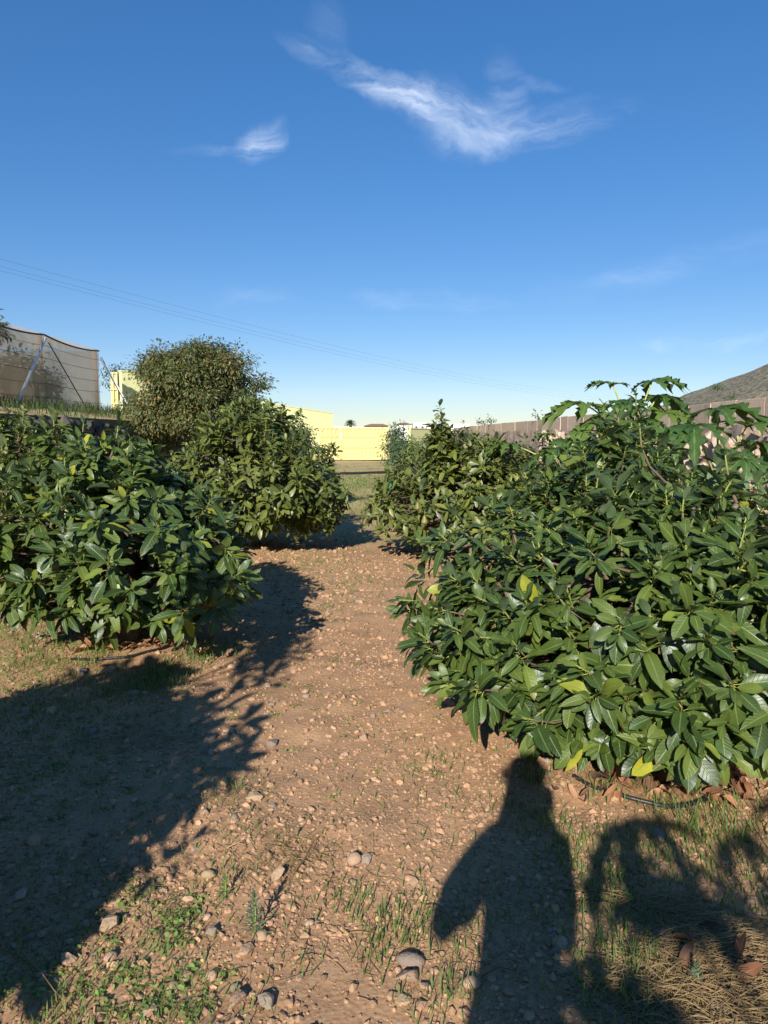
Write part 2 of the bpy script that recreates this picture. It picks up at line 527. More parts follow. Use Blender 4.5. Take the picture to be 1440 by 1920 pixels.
def soil_material():
    m, n = new_mat('soil')
    geo = n.new('ShaderNodeNewGeometry')
    P = geo.outputs['Position']
    big = n.noise(P, 0.55, 5.0, 0.6)
    mid = n.noise(P, 3.5, 6.0, 0.65)
    fine = n.noise(P, 38.0, 6.0, 0.7)
    col = n.ramp(mid, [(0.25, (0.29, 0.158, 0.080)), (0.5, (0.385, 0.220, 0.114)), (0.8, (0.47, 0.288, 0.158))])
    col = n.mix(n.smooth(big, 0.42, 0.68), col, (0.41, 0.240, 0.127, 1))
    col = n.mix(n.math('MULTIPLY', n.smooth(fine, 0.45, 0.75), 0.55), col, (0.50, 0.33, 0.195, 1))
    col = n.mix(n.math('MULTIPLY', n.smooth(n.noise(P, 70.0, 3.0), 0.52, 0.70), 0.5), col, (0.20, 0.11, 0.062, 1))
    # thin ground cover too far off to build blade by blade
    x, y, z = n.xyz(P)
    far = n.smooth(y, 6.0, 18.0)
    gn = n.noise(n.vmath('MULTIPLY', P, (1.0, 0.55, 1.0)), 1.1, 6.0, 0.68)
    col = n.mix(n.math('MULTIPLY', n.math('MULTIPLY', n.smooth(gn, 0.34, 0.54), far), 0.85), col, n.mix(n.smooth(fine, 0.4, 0.6), (0.25, 0.27, 0.075, 1), (0.55, 0.43, 0.23, 1)))
    bs = n.new('ShaderNodeBsdfPrincipled')
    n.put(bs.inputs['Base Color'], col)
    bs.inputs['Roughness'].default_value = 0.95
    bs.inputs['Specular IOR Level'].default_value = 0.15
    vor = n.new('ShaderNodeTexVoronoi')
    vor.inputs['Scale'].default_value = 55.0
    n.put(vor.inputs['Vector'], n.vmath('ADD', P, n.vmath('MULTIPLY', n.comb(fine, mid, 0.0), (0.03, 0.03, 0.0))))
    h = n.math('ADD', n.math('MULTIPLY', n.smooth(vor.outputs['Distance'], 0.0, 0.7), -0.6), n.math('ADD', fine, n.math('MULTIPLY', n.noise(P, 14.0, 5.0), 1.5)))
    bp = n.new('ShaderNodeBump')
    bp.inputs['Strength'].default_value = 0.35
    bp.inputs['Distance'].default_value = 0.007
    n.put(bp.inputs['Height'], h)
    n.link(bp.outputs[0], bs.inputs['Normal'])
    finish(n, bs.outputs[0])
    return m


M_SOIL = soil_material()


def hill_material():
    m, n = new_mat('dry hillside')
    geo = n.new('ShaderNodeNewGeometry')
    P = geo.outputs['Position']
    col = n.ramp(n.noise(P, 0.02, 6.0, 0.65), [(0.3, (0.17, 0.145, 0.09)), (0.6, (0.22, 0.185, 0.12)), (0.8, (0.29, 0.235, 0.16))])
    vor = n.new('ShaderNodeTexVoronoi')
    vor.inputs['Scale'].default_value = 0.32
    n.put(vor.inputs['Vector'], P)
    col = n.mix(n.math('SUBTRACT', 1.0, n.smooth(vor.outputs['Distance'], 0.2, 0.55)), col, (0.075, 0.08, 0.04, 1))
    bs = n.new('ShaderNodeBsdfPrincipled')
    n.put(bs.inputs['Base Color'], col)
    bs.inputs['Roughness'].default_value = 0.95
    bp = n.new('ShaderNodeBump')
    bp.inputs['Strength'].default_value = 0.7
    bp.inputs['Distance'].default_value = 2.2
    n.put(bp.inputs['Height'], n.math('ADD', n.noise(P, 0.25, 6.0, 0.7), n.math('MULTIPLY', vor.outputs['Distance'], -0.8)))
    n.link(bp.outputs[0], bs.inputs['Normal'])
    finish(n, bs.outputs[0])
    return m


M_HILL = hill_material()


def net_material():
    m, n = new_mat('shade netting')
    geo = n.new('ShaderNodeNewGeometry')
    P = geo.outputs['Position']
    z = n.noise(n.vmath('MULTIPLY', P, (1.0, 1.0, 0.25)), 3.0, 5.0, 0.6)
    col = n.ramp(z, [(0.3, (0.70, 0.57, 0.40)), (0.7, (0.84, 0.71, 0.53))])
    df = n.new('ShaderNodeBsdfDiffuse')
    n.put(df.inputs[0], col)
    tl = n.new('ShaderNodeBsdfTranslucent')
    n.put(tl.inputs[0], col)
    tp = n.new('ShaderNodeBsdfTransparent')
    tp.inputs[0].default_value = (0.95, 0.93, 0.9, 1)
    a = n.new('ShaderNodeMixShader')
    a.inputs[0].default_value = 0.62
    n.link(df.outputs[0], a.inputs[1]); n.link(tl.outputs[0], a.inputs[2])
    b = n.new('ShaderNodeMixShader')
    n.put(b.inputs[0], n.math('ADD', 0.28, n.math('MULTIPLY', z, 0.16)))
    n.link(a.outputs[0], b.inputs[1]); n.link(tp.outputs[0], b.inputs[2])
    finish(n, b.outputs[0])
    return m


M_NET = net_material()

# ------------------------------------------------------------------ where the orchard trees stand
#          key   x      y     R     H    rosettes z0   leaf  lod  label
TREES = [
    ('R1', 1.54, 3.70, 1.26, 1.34, 700, 0.20, 0.150, 0, 'big bushy avocado tree filling the right foreground, hose at its foot'),
    ('L1', -1.92, 5.15, 1.00, 1.52, 560, 0.27, 0.150, 0, 'bushy avocado tree with bare pinkish trunk showing, nearest on the left'),
    ('R2', 1.88, 5.75, 0.98, 1.62, 420, 0.25, 0.160, 0, 'avocado tree behind the big right foreground tree, papaya leaves above it'),
    ('L2', -1.85, 9.60, 1.28, 1.82, 540, 0.22, 0.155, 1, 'second avocado tree on the left, one long low branch reaching over the path'),
    ('R3', 1.28, 9.30, 1.20, 1.45, 500, 0.22, 0.155, 1, 'right row avocado tree with a tall pointed top, left of the papayas'),
    ('L1b', -4.15, 7.90, 1.10, 1.65, 340, 0.2, 0.160, 1, 'avocado tree at the left picture edge, in front of the dark stone wall'),
    ('L3', -2.65, 14.2, 1.45, 2.02, 400, 0.2, 0.165, 1, 'third avocado tree on the left, just left of the yellow gate'),
    ('R4', 1.55, 14.2, 1.25, 1.45, 340, 0.2, 0.165, 2, 'right row avocado tree whose top stands against the pale wall'),
    ('L4', -3.45, 19.0, 1.50, 1.85, 280, 0.2, 0.175, 2, 'avocado tree far down the left row, half hidden beside the yellow gate'),
    ('R5', 1.65, 19.5, 1.35, 1.50, 260, 0.2, 0.175, 2, 'avocado tree far down the right row, overlapping the gate edge'),
    ('R6', 3.9, 12.5, 1.1, 0.95, 180, 0.15, 0.175, 2, 'low avocado tree between the right row and the rubble wall'),
    ('L0', -2.28, 0.72, 1.05, 1.95, 560, 0.25, 0.180, 1, 'avocado tree beside the photographer whose shadow darkens the left path'),
]
for t in TREES:
    TREE_MOUNDS.append((t[1], t[2]))

# ------------------------------------------------------------------ ground
def lines(lo, hi, fine_lo, fine_hi, step, grow):
    a = list(np.arange(fine_lo, fine_hi, step))
    s, p = step, a[-1]
    while p < hi:
        s *= grow; p += s; a.append(p)
    s, p = step, a[0]
    b = []
    while p > lo:
        s *= grow; p -= s; b.append(p)
    return np.array(b[::-1] + a)


gx = lines(-3500, 3500, -2.2, 2.2, 0.03, 1.13)
gy = lines(-300, 4500, 1.3, 6.5, 0.03, 1.05)
X, Y = np.meshgrid(gx, gy)
Z = ground_z(X.ravel(), Y.ravel())
nx, ny = len(gx), len(gy)
i = np.arange(ny - 1)[:, None] * nx + np.arange(nx - 1)[None, :]
fq = np.stack([i, i + 1, i + nx + 1, i + nx], -1).reshape(-1, 4)
mb = MB()
mb.add(np.stack([X.ravel(), Y.ravel(), Z], 1), fq)
ground = mb.build('ground', M_SOIL)
tag(ground, kind='structure', label='stony brown dirt path and orchard soil with sparse weeds')

# raised terrace on the left
mb = MB()
tx = np.concatenate([np.linspace(-7.15, -11.5, 30), np.linspace(-12.5, -45, 14)])
ty = np.concatenate([np.linspace(-8, 30, 70), np.linspace(32, 70, 14)])
TX, TY = np.meshgrid(tx, ty)


def terr_z(x, y):
    x = np.asarray(x, float); y = np.asarray(y, float)
    return 1.93 + np.clip((-7.2 - x) / 3.0, 0, 1) * 0.45 + 0.08 * vnoise(x * 1.3, y * 1.3, 21) + 0.05 * vnoise(x * 4, y * 4, 22)


TZ = terr_z(TX.ravel(), TY.ravel())
i = np.arange(len(ty) - 1)[:, None] * len(tx) + np.arange(len(tx) - 1)[None, :]
ft = np.stack([i, i + len(tx), i + len(tx) + 1, i + 1], -1).reshape(-1, 4)
mb.add(np.stack([TX.ravel(), TY.ravel(), TZ], 1), ft)
tag(mb.build('terrace', M_SOIL), kind='structure', label='raised earth terrace behind the dark stone retaining wall')

# far hill
mb = MB()
th = np.linspace(0, 2 * math.pi, 160)
rr = np.linspace(0, 1, 70)
TH, RR = np.meshgrid(th, rr)
hx, hy, hr, hh = 455.0, 420.0, 330.0, 138.0
prof = (1 - RR) ** 1.0
HX = hx + np.cos(TH) * RR * hr
HY = hy + np.sin(TH) * RR * hr
HZ = hh * prof - 5 * np.abs(vnoise(TH * 14, RR * 2.5, 34)) * RR * (1 - RR) * 4 + 6 * vnoise(HX * 0.02, HY * 0.02, 31) + 2.5 * vnoise(HX * 0.07, HY * 0.07, 32) + 1.0 * vnoise(HX * 0.2, HY * 0.2, 33) - 3
i = np.arange(69)[:, None] * 160 + np.arange(159)[None, :]
fh = np.stack([i, i + 160, i + 161, i + 1], -1).reshape(-1, 4)
mb.add(np.stack([HX.ravel(), HY.ravel(), HZ.ravel()], 1), fh)
tag(mb.build('hill', M_HILL), kind='structure', label='dry brown volcanic hillside rising beyond the right wall')


# ------------------------------------------------------------------ stones
def stone_mesh(name, seed, mat, sub=2, flat=0.7, rough=0.28, facet=False):
    rs = np.random.RandomState(seed)
    bm = bmesh.new()
    if facet:
        for _ in range(15):
            p = rs.normal(size=3); p /= np.linalg.norm(p)
            p *= rs.uniform(0.8, 1.1)
            bm.verts.new((p[0], p[1] * rs.uniform(.7, 1), p[2] * flat))
        r = bmesh.ops.convex_hull(bm, input=bm.verts)
        bmesh.ops.delete(bm, geom=[g for g in r['geom_interior'] if isinstance(g, bmesh.types.BMVert)], context='VERTS')
    else:
        bmesh.ops.create_icosphere(bm, subdivisions=sub, radius=1.0)
        off = rs.normal(size=(6, 3)); off /= np.linalg.norm(off, axis=1)[:, None]
        amp = rs.uniform(-rough, rough, 6)
        sx, sy = rs.uniform(.75, 1.15), rs.uniform(.65, 1.0)
        for v in bm.verts:
            c = np.array(v.co)
            s = 1 + float(np.sum(amp * np.maximum(0, off @ c) ** 2)) + rs.uniform(-.05, .05)
            v.co = Vector((c[0] * s * sx, c[1] * s * sy, c[2] * s * flat))
    me = bpy.data.meshes.new(name)
    bm.to_mesh(me); bm.free()
    me.polygons.foreach_set('use_smooth', np.full(len(me.polygons), not facet))
    me.materials.append(mat)
    return me


STONES = [stone_mesh('stone', 100 + k, (M_STONE, M_STONE, M_PALESTONE, M_GREYSTONE)[k % 4], facet=(k % 3 != 2), flat=0.55 + 0.05 * (k % 5), rough=0.45) for k in range(12)]
rng = np.random.RandomState(7)


def in_view(x, y, margin=0.06):
    return abs(x) < y * 0.56 + margin


# big ones that can be told apart
BIG = [(762, 1845, 0.050, 2, 'largest pale tan stone, lying at the bottom centre beside the shadow'),
       (797, 1858, 0.026, 0, 'small pinkish stone touching the largest pale stone at the bottom'),
       (754, 1880, 0.030, 6, 'angular tan stone just below the largest pale stone'),
       (998, 1586, 0.024, 10, 'round pale pebble inside the photographer shadow'),
       (921, 1608, 0.022, 3, 'grey oval pebble in the photographer shadow, left one of a pair'),
       (397, 1757, 0.036, 7, 'flat grey slab stone leaning at the sunlit shadow edge'),
       (175, 1563, 0.036, 3, 'large dark stone inside the big tree shadow at left'),
       (385, 1535, 0.030, 9, 'brown stone on the sunlit edge of the tree shadow'),
       (208, 1742, 0.060, 11, 'broad flat stone deep in the tree shadow at lower left'),
       (128, 1808, 0.042, 5, 'rounded dark stone at the lower left corner'),
       (1020, 1640, 0.026, 8, 'grey-brown stone near the right edge of the photographer shadow'),
       (445, 1890, 0.050, 1, 'wedge-shaped tan stone standing on edge near the bottom'),
       (500, 1890, 0.042, 3, 'grey triangular stone at the bottom edge beside the weeds'),
       (355, 1690, 0.030, 2, 'pointed pale stone in the cluster above the clover patch')]
for (px, py, r, k, lab) in BIG:
    x, y = ground_hit(px, py)
    M4 = Matrix.Translation((x, y, gz(x, y) + r * 0.3)) @ Matrix.Rotation(rng.uniform(0, 6.28), 4, 'Z') @ Matrix.Rotation(rng.uniform(-.3, .3), 4, 'X') @ Matrix.Diagonal((r, r * .85, r * .8, 1))
    o = put('stone', STONES[(k % 12) - (1 if k % 3 == 2 else 0)], M4 @ Matrix.Diagonal((.78, .78, .78, 1)))
    tag(o, lab, 'stone', 'larger stones on the path')
# stones bedded in the soil
cnt = 0
while cnt < 290:
    y = 1.6 + 5.4 * rng.rand() ** 1.5
    x = rng.uniform(-1, 1) * (y * 0.56)
    if vnoise(np.array([x * 1.6]), np.array([y * 1.6]), 51)[0] < rng.uniform(-.45, .25):
        continue
    r = max(0.011, 0.012 + 0.011 * rng.exponential(0.75)) * (0.85 + 0.09 * y)
    r = min(r, 0.045)
    M4 = Matrix.Translation((x, y, gz(x, y) + r * rng.uniform(0.0, .35))) @ Matrix.Rotation(rng.uniform(0, 6.28), 4, 'Z') @ Matrix.Rotation(rng.uniform(-.5, .5), 4, 'X') @ Matrix.Diagonal((r * rng.uniform(.8, 1.2), r, r * .85, 1))
    put('stone', STONES[rng.randint(12)], M4, ground)
    cnt += 1
# gravel and clods
bm = bmesh.new(); bmesh.ops.create_icosphere(bm, subdivisions=1, radius=1.0)
ico_v = np.array([v.co[:] for v in bm.verts]); ico_f = np.array([[v.index for v in f.verts] for f in bm.faces]); bm.free()
NG = 76000
y = 1.5 + 8.5 * rng.rand(NG) ** 1.7
x = rng.uniform(-1, 1, NG) * (y * 0.58 + 0.1)
keep = vnoise(x * 1.7, y * 1.7, 52) * 1.5 + 0.8 * vnoise(x * 8, y * 8, 53) - .06 * np.exp(-((x - .05) / .4) ** 2) > rng.uniform(-.95, .30, NG)
x, y = x[keep], y[keep]
n = len(x)
r = np.clip(0.0022 + 0.0027 * rng.exponential(1.0, n), 0, 0.016) * (0.68 + 0.14 * y)
coarse = (y < 3.4) & (rng.rand(n) < .055) & (vnoise(x * 2.6, y * 2.6, 57) > -.12)
r = np.where(coarse, rng.uniform(.007, .017, n), r)
jit = 1 + rng.uniform(-.35, .35, (n, 12, 1))
sc = np.stack([r * rng.uniform(.7, 1.3, n), r * rng.uniform(.7, 1.3, n), r * rng.uniform(.5, .95, n)], 1)
an = rng.uniform(0, 6.28, n)
pv = ico_v[None] * jit * sc[:, None, :]
ca, sa = np.cos(an)[:, None], np.sin(an)[:, None]
pv = np.stack([pv[..., 0] * ca - pv[..., 1] * sa, pv[..., 0] * sa + pv[..., 1] * ca, pv[..., 2]], -1)
pv += np.stack([x, y, ground_z(x, y) + r * 0.15], 1)[:, None, :]
fv = ico_f[None] + (np.arange(n) * 12)[:, None, None]
mb = MB()
luv = np.zeros((n, 12, 3)); luv[..., 2] = rng.rand(n)[:, None]
mb.add(pv.reshape(-1, 3), fv.reshape(-1, 3), luv)
tag(mb.build('gravel', M_GRAVEL, smooth=False), 'loose brown gravel and soil clods strewn over the path', 'gravel', kind='stuff')

# ------------------------------------------------------------------ walls
# right perimeter wall: rubble below, a band of concrete panels on top
WX = 6.0
pw = empty('perimeter_wall', (WX, 6, 0))
mb = MB()
yy = np.concatenate([np.linspace(-2, 34, 150), np.linspace(34.5, 62, 40)])
zz = np.linspace(-0.05, 1.72, 26)
YY, ZZ = np.meshgrid(yy, zz)
XX = WX - 0.08 - 0.16 * (1.72 - ZZ) / 1.72 - 0.10 * vnoise(YY * 2.5, ZZ * 3.5, 61) - 0.09 * vnoise(YY * 6, ZZ * 3, 62) - 0.06 * vnoise(YY * 13, ZZ * 9, 63)
i = np.arange(len(zz) - 1)[:, None] * len(yy) + np.arange(len(yy) - 1)[None, :]
mb.add(np.stack([XX.ravel() - WX, YY.ravel() - 6, ZZ.ravel()], 1), np.stack([i, i + len(yy), i + len(yy) + 1, i + 1], -1).reshape(-1, 4))
mb.build('rubble_core', M_MORTAR, pw)
WST = [stone_mesh('stone', 300 + k, M_WALLSTONE, facet=True, flat=0.9, rough=0.4) for k in range(8)]
q = 0
ycur = 9.5
while ycur < 27 and q < 296:
    z = 0.45
    while z < 1.62 and q < 296:
        s = rng.uniform(0.08, 0.20)
        M4 = Matrix.Translation((-0.13 - 0.09 * (1.7 - z) + rng.uniform(-.05, .05), ycur - 6 + rng.uniform(-.12, .12), z + rng.uniform(-.04, .04))) @ Matrix.Rotation(rng.uniform(0, 6.28), 4, 'X') @ Matrix.Diagonal((s * .75, s * 1.1, s, 1))
        put('stone', WST[rng.randint(8)], M4, pw); q += 1
        z += s * 1.5
    ycur += 0.33 + 0.022 * max(0, ycur - 9)
yb = 2.0
pan = {}
while yb < 60:
    L = 0.92 if yb < 30 else 1.9
    zt = 2.13 + 0.05 * float(vnoise(np.array([yb * 0.3]), np.array([0.5]), 64)[0]) + rng.uniform(-.012, .012)
    m1 = MB(); m1.box((0, 0, 0), (0.16, L - 0.010, zt - 1.66))
    o = m1.build('concrete_panel', M_CONC, pw, smooth=False)
    o.location = (0.02 + rng.uniform(-.01, .01), yb + L / 2 - 6, (zt + 1.66) / 2)
    bv = o.modifiers.new('bevel', 'BEVEL'); bv.width = 0.006; bv.segments = 2
    yb += L
tag(pw, 'long rubble wall topped with weathered grey concrete panels on the right', 'wall')

# left retaining wall of dark stones
lw = empty('retaining_wall', (-7.0, 10, 0))
mb = MB()
yy = np.linspace(-2, 31, 120); zz = np.linspace(-0.05, 1.95, 18)
YY, ZZ = np.meshgrid(yy, zz)
XX = -0.12 + 0.10 * vnoise(YY * 3, ZZ * 3, 71) + 0.05 * vnoise(YY * 9, ZZ * 9, 72)
i = np.arange(17)[:, None] * 120 + np.arange(119)[None, :]
mb.add(np.stack([XX.ravel(), YY.ravel() - 10, ZZ.ravel()], 1), np.stack([i, i + 1, i + 121, i + 120], -1).reshape(-1, 4))
mb.build('rubble_core', M_LAVA, lw)
LST = [stone_mesh('stone', 400 + k, M_LAVA, facet=True, flat=0.85, rough=0.4) for k in range(8)]
q = 0
ycur = 11.0
while ycur < 25 and q < 290:
    z = 0.75
    while z < 1.86 and q < 290:
        s = rng.uniform(0.10, 0.19)
        M4 = Matrix.Translation((-0.05 + rng.uniform(-.05, .05), ycur - 10 + rng.uniform(-.1, .1), z)) @ Matrix.Rotation(rng.uniform(0, 6.28), 4, 'X') @ Matrix.Diagonal((s * .8, s * 1.15, s * .95, 1))
        put('stone', LST[rng.randint(8)], M4, lw); q += 1
        z += s * 1.7
    ycur += 0.34
tag(lw, 'dark lava stone retaining wall holding the terrace on the left', 'wall')


def slab_wall(name, label, p0, p1, z0a, z0b, z1a, z1b, mat, thick=0.22, cat='wall'):
    """upright wall between two plan points, its base and top may slope"""
    p0 = np.array(p0, float); p1 = np.array(p1, float)
    d = (p1 - p0) / np.linalg.norm(p1 - p0)
    nrm = np.array([-d[1], d[0]]) * thick
    root = empty(name, (p0[0], p0[1], min(z0a, z0b)))
    o = np.array(root.location)
    m1 = MB()
    P = [(*p0, z0a), (*p1, z0b), (*(p1 + nrm), z0b), (*(p0 + nrm), z0a), (*p0, z1a), (*p1, z1b), (*(p1 + nrm), z1b), (*(p0 + nrm), z1a)]
    F = np.array([[0, 1, 5, 4], [1, 2, 6, 5], [2, 3, 7, 6], [3, 0, 4, 7], [4, 5, 6, 7], [3, 2, 1, 0]])
    m1.add(np.array(P) - o, F)
    m1.build('rendered_face', mat, root, smooth=False)
    m2 = MB()
    k = d * 0.03; e = nrm * 0.12
    P = []
    for dz in (0.003, 0.06):
        P += [(*(p0 - k - e), z1a + dz), (*(p1 + k - e), z1b + dz), (*(p1 + k + nrm + e), z1b + dz), (*(p0 - k + nrm + e), z1a + dz)]
    m2.add(np.array(P) - o, F)
    m2.build('coping', mat, root, smooth=False)
    tag(root, label, cat)
    return root


# pale yellow boundary walls beyond the orchard
a0 = at(228, 697, 31); a1 = at(330, 703, 33)
slab_wall('boundary_wall', 'pale yellow rendered wall between the net house and the big round tree', (a0.x, a0.y), (a1.x, a1.y), 2.0, 2.0, a0.z, a0.z + 0.1, M_YPALE)
b0 = at(470, 752, 40.0); b1 = at(624, 776, 43.6)
slab_wall('boundary_wall', 'tall pale yellow wall with sloping top behind the left gate leaf', (b0.x, b0.y), (b1.x, b1.y), 0.0, 0.0, b0.z, b1.z, M_YPALE)
c0 = at(770, 804, 41.5); c1 = at(838, 806, 46.5)
slab_wall('boundary_wall', 'low pale yellow wall right of the gate behind the right row', (c0.x, c0.y), (c1.x, c1.y), 0.0, 0.0, c0.z, c1.z, M_YPALE)


def corrugated(m1, x0, x1, y, z0, z1, pitch=0.24, depth=0.07):
    nseg = max(2, int((x1 - x0) / pitch))
    prof = []
    for k in range(nseg):
        b = x0 + (x1 - x0) * k / nseg
        p = (x1 - x0) / nseg
        prof += [(b, 0.0), (b + p * .55, 0.0), (b + p * .65, -depth), (b + p * .9, -depth)]
    prof.append((x1, 0.0))
    pr = np.array(prof)
    n_ = len(pr)
    V = np.concatenate([np.stack([pr[:, 0], y + pr[:, 1], np.full(n_, z0)], 1), np.stack([pr[:, 0], y + pr[:, 1], np.full(n_, z1)], 1)])
    i = np.arange(n_ - 1)
    m1.add(V, np.stack([i, i + 1, i + 1 + n_, i + n_], -1))


GY = 43.0
gate = empty('yard_gate', (-2.3, GY, 0))
gl, gm, gr = at(556, 868, GY).x, at(640, 868, GY).x, at(727, 868, GY).x
gt = at(640, 801, GY).z
for (x0, x1, nm) in ((gl, gm, 'left'), (gm, gr, 'right')):
    sheet = MB(); corrugated(sheet, x0 + .05 + 2.3, x1 - .05 + 2.3, 0.0, 0.12, gt - 0.06)
    lf = sheet.build('gate_leaf', M_YELLOW, gate, smooth=False)
    for (za, zb) in ((0.06, 0.14), (0.78, 0.84), (1.44, 1.50), (gt - .09, gt)):
        f = MB(); f.box(((x0 + x1) / 2 + 2.3, -0.055, (za + zb) / 2), (x1 - x0 - .04, 0.04, zb - za))
        f.build('rail', M_YELLOW, lf, smooth=False)
    for xx in (x0 + .06, x1 - .06):
        f = MB(); f.box((xx + 2.3, -0.06, gt / 2 + .04), (0.09, 0.06, gt - .09))
        f.build('stile', M_YELLOW, lf, smooth=False)
f = MB(); f.box((gr + 2.3 + .08, 0, gt / 2 + .03), (0.12, 0.12, gt + .06)); f.build('gate_post', M_YELLOW, gate, smooth=False)
f = MB(); f.box((gl + 2.3 - .08, 0, gt / 2 + .03), (0.12, 0.12, gt + .06)); f.build('gate_post', M_YELLOW, gate, smooth=False)
tag(gate, 'wide corrugated yellow metal gate at the end of the path', 'gate')
ps = MB(); p_ = at(766, 804, 43); ps.box((0, 0, 1.05), (0.16, 0.16, 2.1)); ps.box((0, 0, 2.12), (0.2, 0.2, 0.04))
o = ps.build('wall_post', M_YELLOW, smooth=False); o.location = (p_.x, 42.8, 0)
tag(o, 'slim yellow post at the left end of the low pale wall', 'post')

# small yellow gate panel up on the terrace
s0 = at(203, 697, 30.0); s1 = at(228, 697, 30.6)
sg = empty('sheet_panel', (s0.x, 30.2, 2.3))
m1 = MB(); corrugated(m1, 0.0, s1.x - s0.x, 0.0, 0.0, s0.z - 2.3, 0.12)
shp = m1.build('corrugated_sheet', M_YELLOW, sg, smooth=False)
for zz_ in (0.55, 1.15, s0.z - 2.34):
    f = MB(); f.box(((s1.x - s0.x) / 2, -.05, zz_), (s1.x - s0.x, .03, .05)); f.build('rail', M_YELLOW, sg, smooth=False)
tag(sg, 'narrow yellow corrugated panel beside the net house corner', 'gate')

# ------------------------------------------------------------------ net house on the terrace
NX, NB = -10.2, 2.36
nh = empty('net_house', (NX, 13.4, NB))
POSTS = [5.2, 9.3, 13.4, 17.6, 21.7, 25.8]
NTOP = 2.22


def net_sheet(y0, y1, seed):
    u_ = np.linspace(0, 1, 26); v_ = np.linspace(0, 1, 18)
    U, V = np.meshgrid(u_, v_)
    sag = 0.11 * 4 * U * (1 - U)
    z = V * (NTOP - sag) + 0.0
    x = 0.05 * np.sin(V * math.pi) * np.sin(U * math.pi) + 0.03 * vnoise(U * 6 + seed, V * 5, 81) + 0.02 * vnoise(U * 14 + seed, V * 4, 82)
    m1 = MB()
    i = np.arange(17)[:, None] * 26 + np.arange(25)[None, :]
    m1.add(np.stack([x.ravel(), (y0 + (y1 - y0) * U).ravel() - 13.4, z.ravel() - 0.05], 1), np.stack([i, i + 1, i + 27, i + 26], -1).reshape(-1, 4))
    return m1, sag[0]


for k in range(5):
    m1, sg_ = net_sheet(POSTS[k], POSTS[k + 1], k * 7)
    sheet = m1.build('net_sheet', M_NET, nh)
    yy_ = np.linspace(POSTS[k], POSTS[k + 1], 26) - 13.4
    m2 = MB(); m2.tube(np.stack([np.full(26, .03), yy_, NTOP - sg_ - .05], 1), 0.028, 5); m2.build('edge_cord', M_CABLE, sheet)
    for h in (0.32, 0.72, 1.10, 1.48, 1.84):
        m3 = MB()
        dz = -0.05 * 4 * ((yy_ - yy_[0]) / (yy_[-1] - yy_[0])) * (1 - (yy_ - yy_[0]) / (yy_[-1] - yy_[0]))
        m3.tube(np.stack([np.full(26, .085), yy_, h + dz], 1), 0.006, 4); m3.build('wire', M_CABLE, sheet)
for k, yp in enumerate(POSTS):
    m1 = MB(); m1.tube([(-.12, yp - 13.4, -.3), (-.12, yp - 13.4, NTOP)], 0.075, 8); m1.build('post', M_CPOST, nh)
# braces outside the netting
for (ya, za, yb_, zb, r, mt) in ((21.6, 2.05, 19.3, 0.1, .045, M_POLE), (21.8, 1.95, 23.9, 0.1, .018, M_CABLE), (17.5, 2.05, 15.2, .1, .045, M_POLE)):
    m1 = MB(); m1.tube([(.10, ya - 13.4, za), (.32, yb_ - 13.4, zb - .1)], r, 6); m1.build('brace', mt, nh)
m1 = MB(); m1.tube([(.05, 25.85 - 13.4, 1.95), (1.15, 26.3 - 13.4, -.35)], .045, 6); m1.build('brace', M_POLE, nh)
# netting roof and far end
m1 = MB()
m1.add([(-.05, 5.2 - 13.4, NTOP), (-.05, 12.4, NTOP), (-14, 12.4, NTOP + .2), (-14, 5.2 - 13.4, NTOP + .2)], np.array([[0, 1, 2, 3]]))
m1.add([(-.05, 12.4, -.1), (-14, 12.4, -.1), (-14, 12.4, NTOP), (-.05, 12.4, NTOP - .05)], np.array([[0, 1, 2, 3]]))
m1.build('roof_netting', M_NET, nh)
tag(nh, 'beige shade net house with wire-braced netting on the left terrace', 'net house')

# ------------------------------------------------------------------ far buildings
def house(name, label, px0, px1, py_top, dist, depth, wall, roof=None, storeys=1, wins=3, py_base=817):
    p0 = at(px0, py_top, dist); p1 = at(px1, py_top, dist)
    wdt, hgt = p1.x - p0.x, p0.z
    root = empty(name, ((p0.x + p1.x) / 2, dist, 0))
    m1 = MB(); m1.box((0, depth / 2, hgt / 2), (wdt, depth, hgt)); m1.build('wall', wall, root, smooth=False)
    if roof is not None:
        m2 = MB(); e = 0.4; h = 0.55
        P = [(-wdt / 2 - e, -e, hgt), (wdt / 2 + e, -e, hgt), (wdt / 2 + e, depth + e, hgt), (-wdt / 2 - e, depth + e, hgt),
             (-wdt / 2 + 1.2, depth / 2, hgt + h), (wdt / 2 - 1.2, depth / 2, hgt + h)]
        m2.add(P, [np.array([[0, 1, 5, 4], [2, 3, 4, 5]]), np.array([[1, 2, 5], [3, 0, 4]]), np.array([[3, 2, 1, 0]])])
        m2.build('roof', roof, root, smooth=False)
    else:
        m2 = MB(); m2.box((0, depth / 2, hgt + .12), (wdt + .2, depth + .2, .24)); m2.build('parapet', wall, root, smooth=False)
    for k in range(wins):
        xk = -wdt / 2 + wdt * (k + .5) / wins
        m3 = MB(); m3.box((xk, -.02, hgt - 1.25), (min(1.0, wdt / wins * .4), .06, 1.0)); wn = m3.build('window', M_WINDOW, root, smooth=False)
        m4 = MB(); m4.box((xk, -.05, hgt - 1.80), (min(1.2, wdt / wins * .5), .12, .08)); m4.build('sill', wall, wn, smooth=False)
    tag(root, label, 'house')
    return root


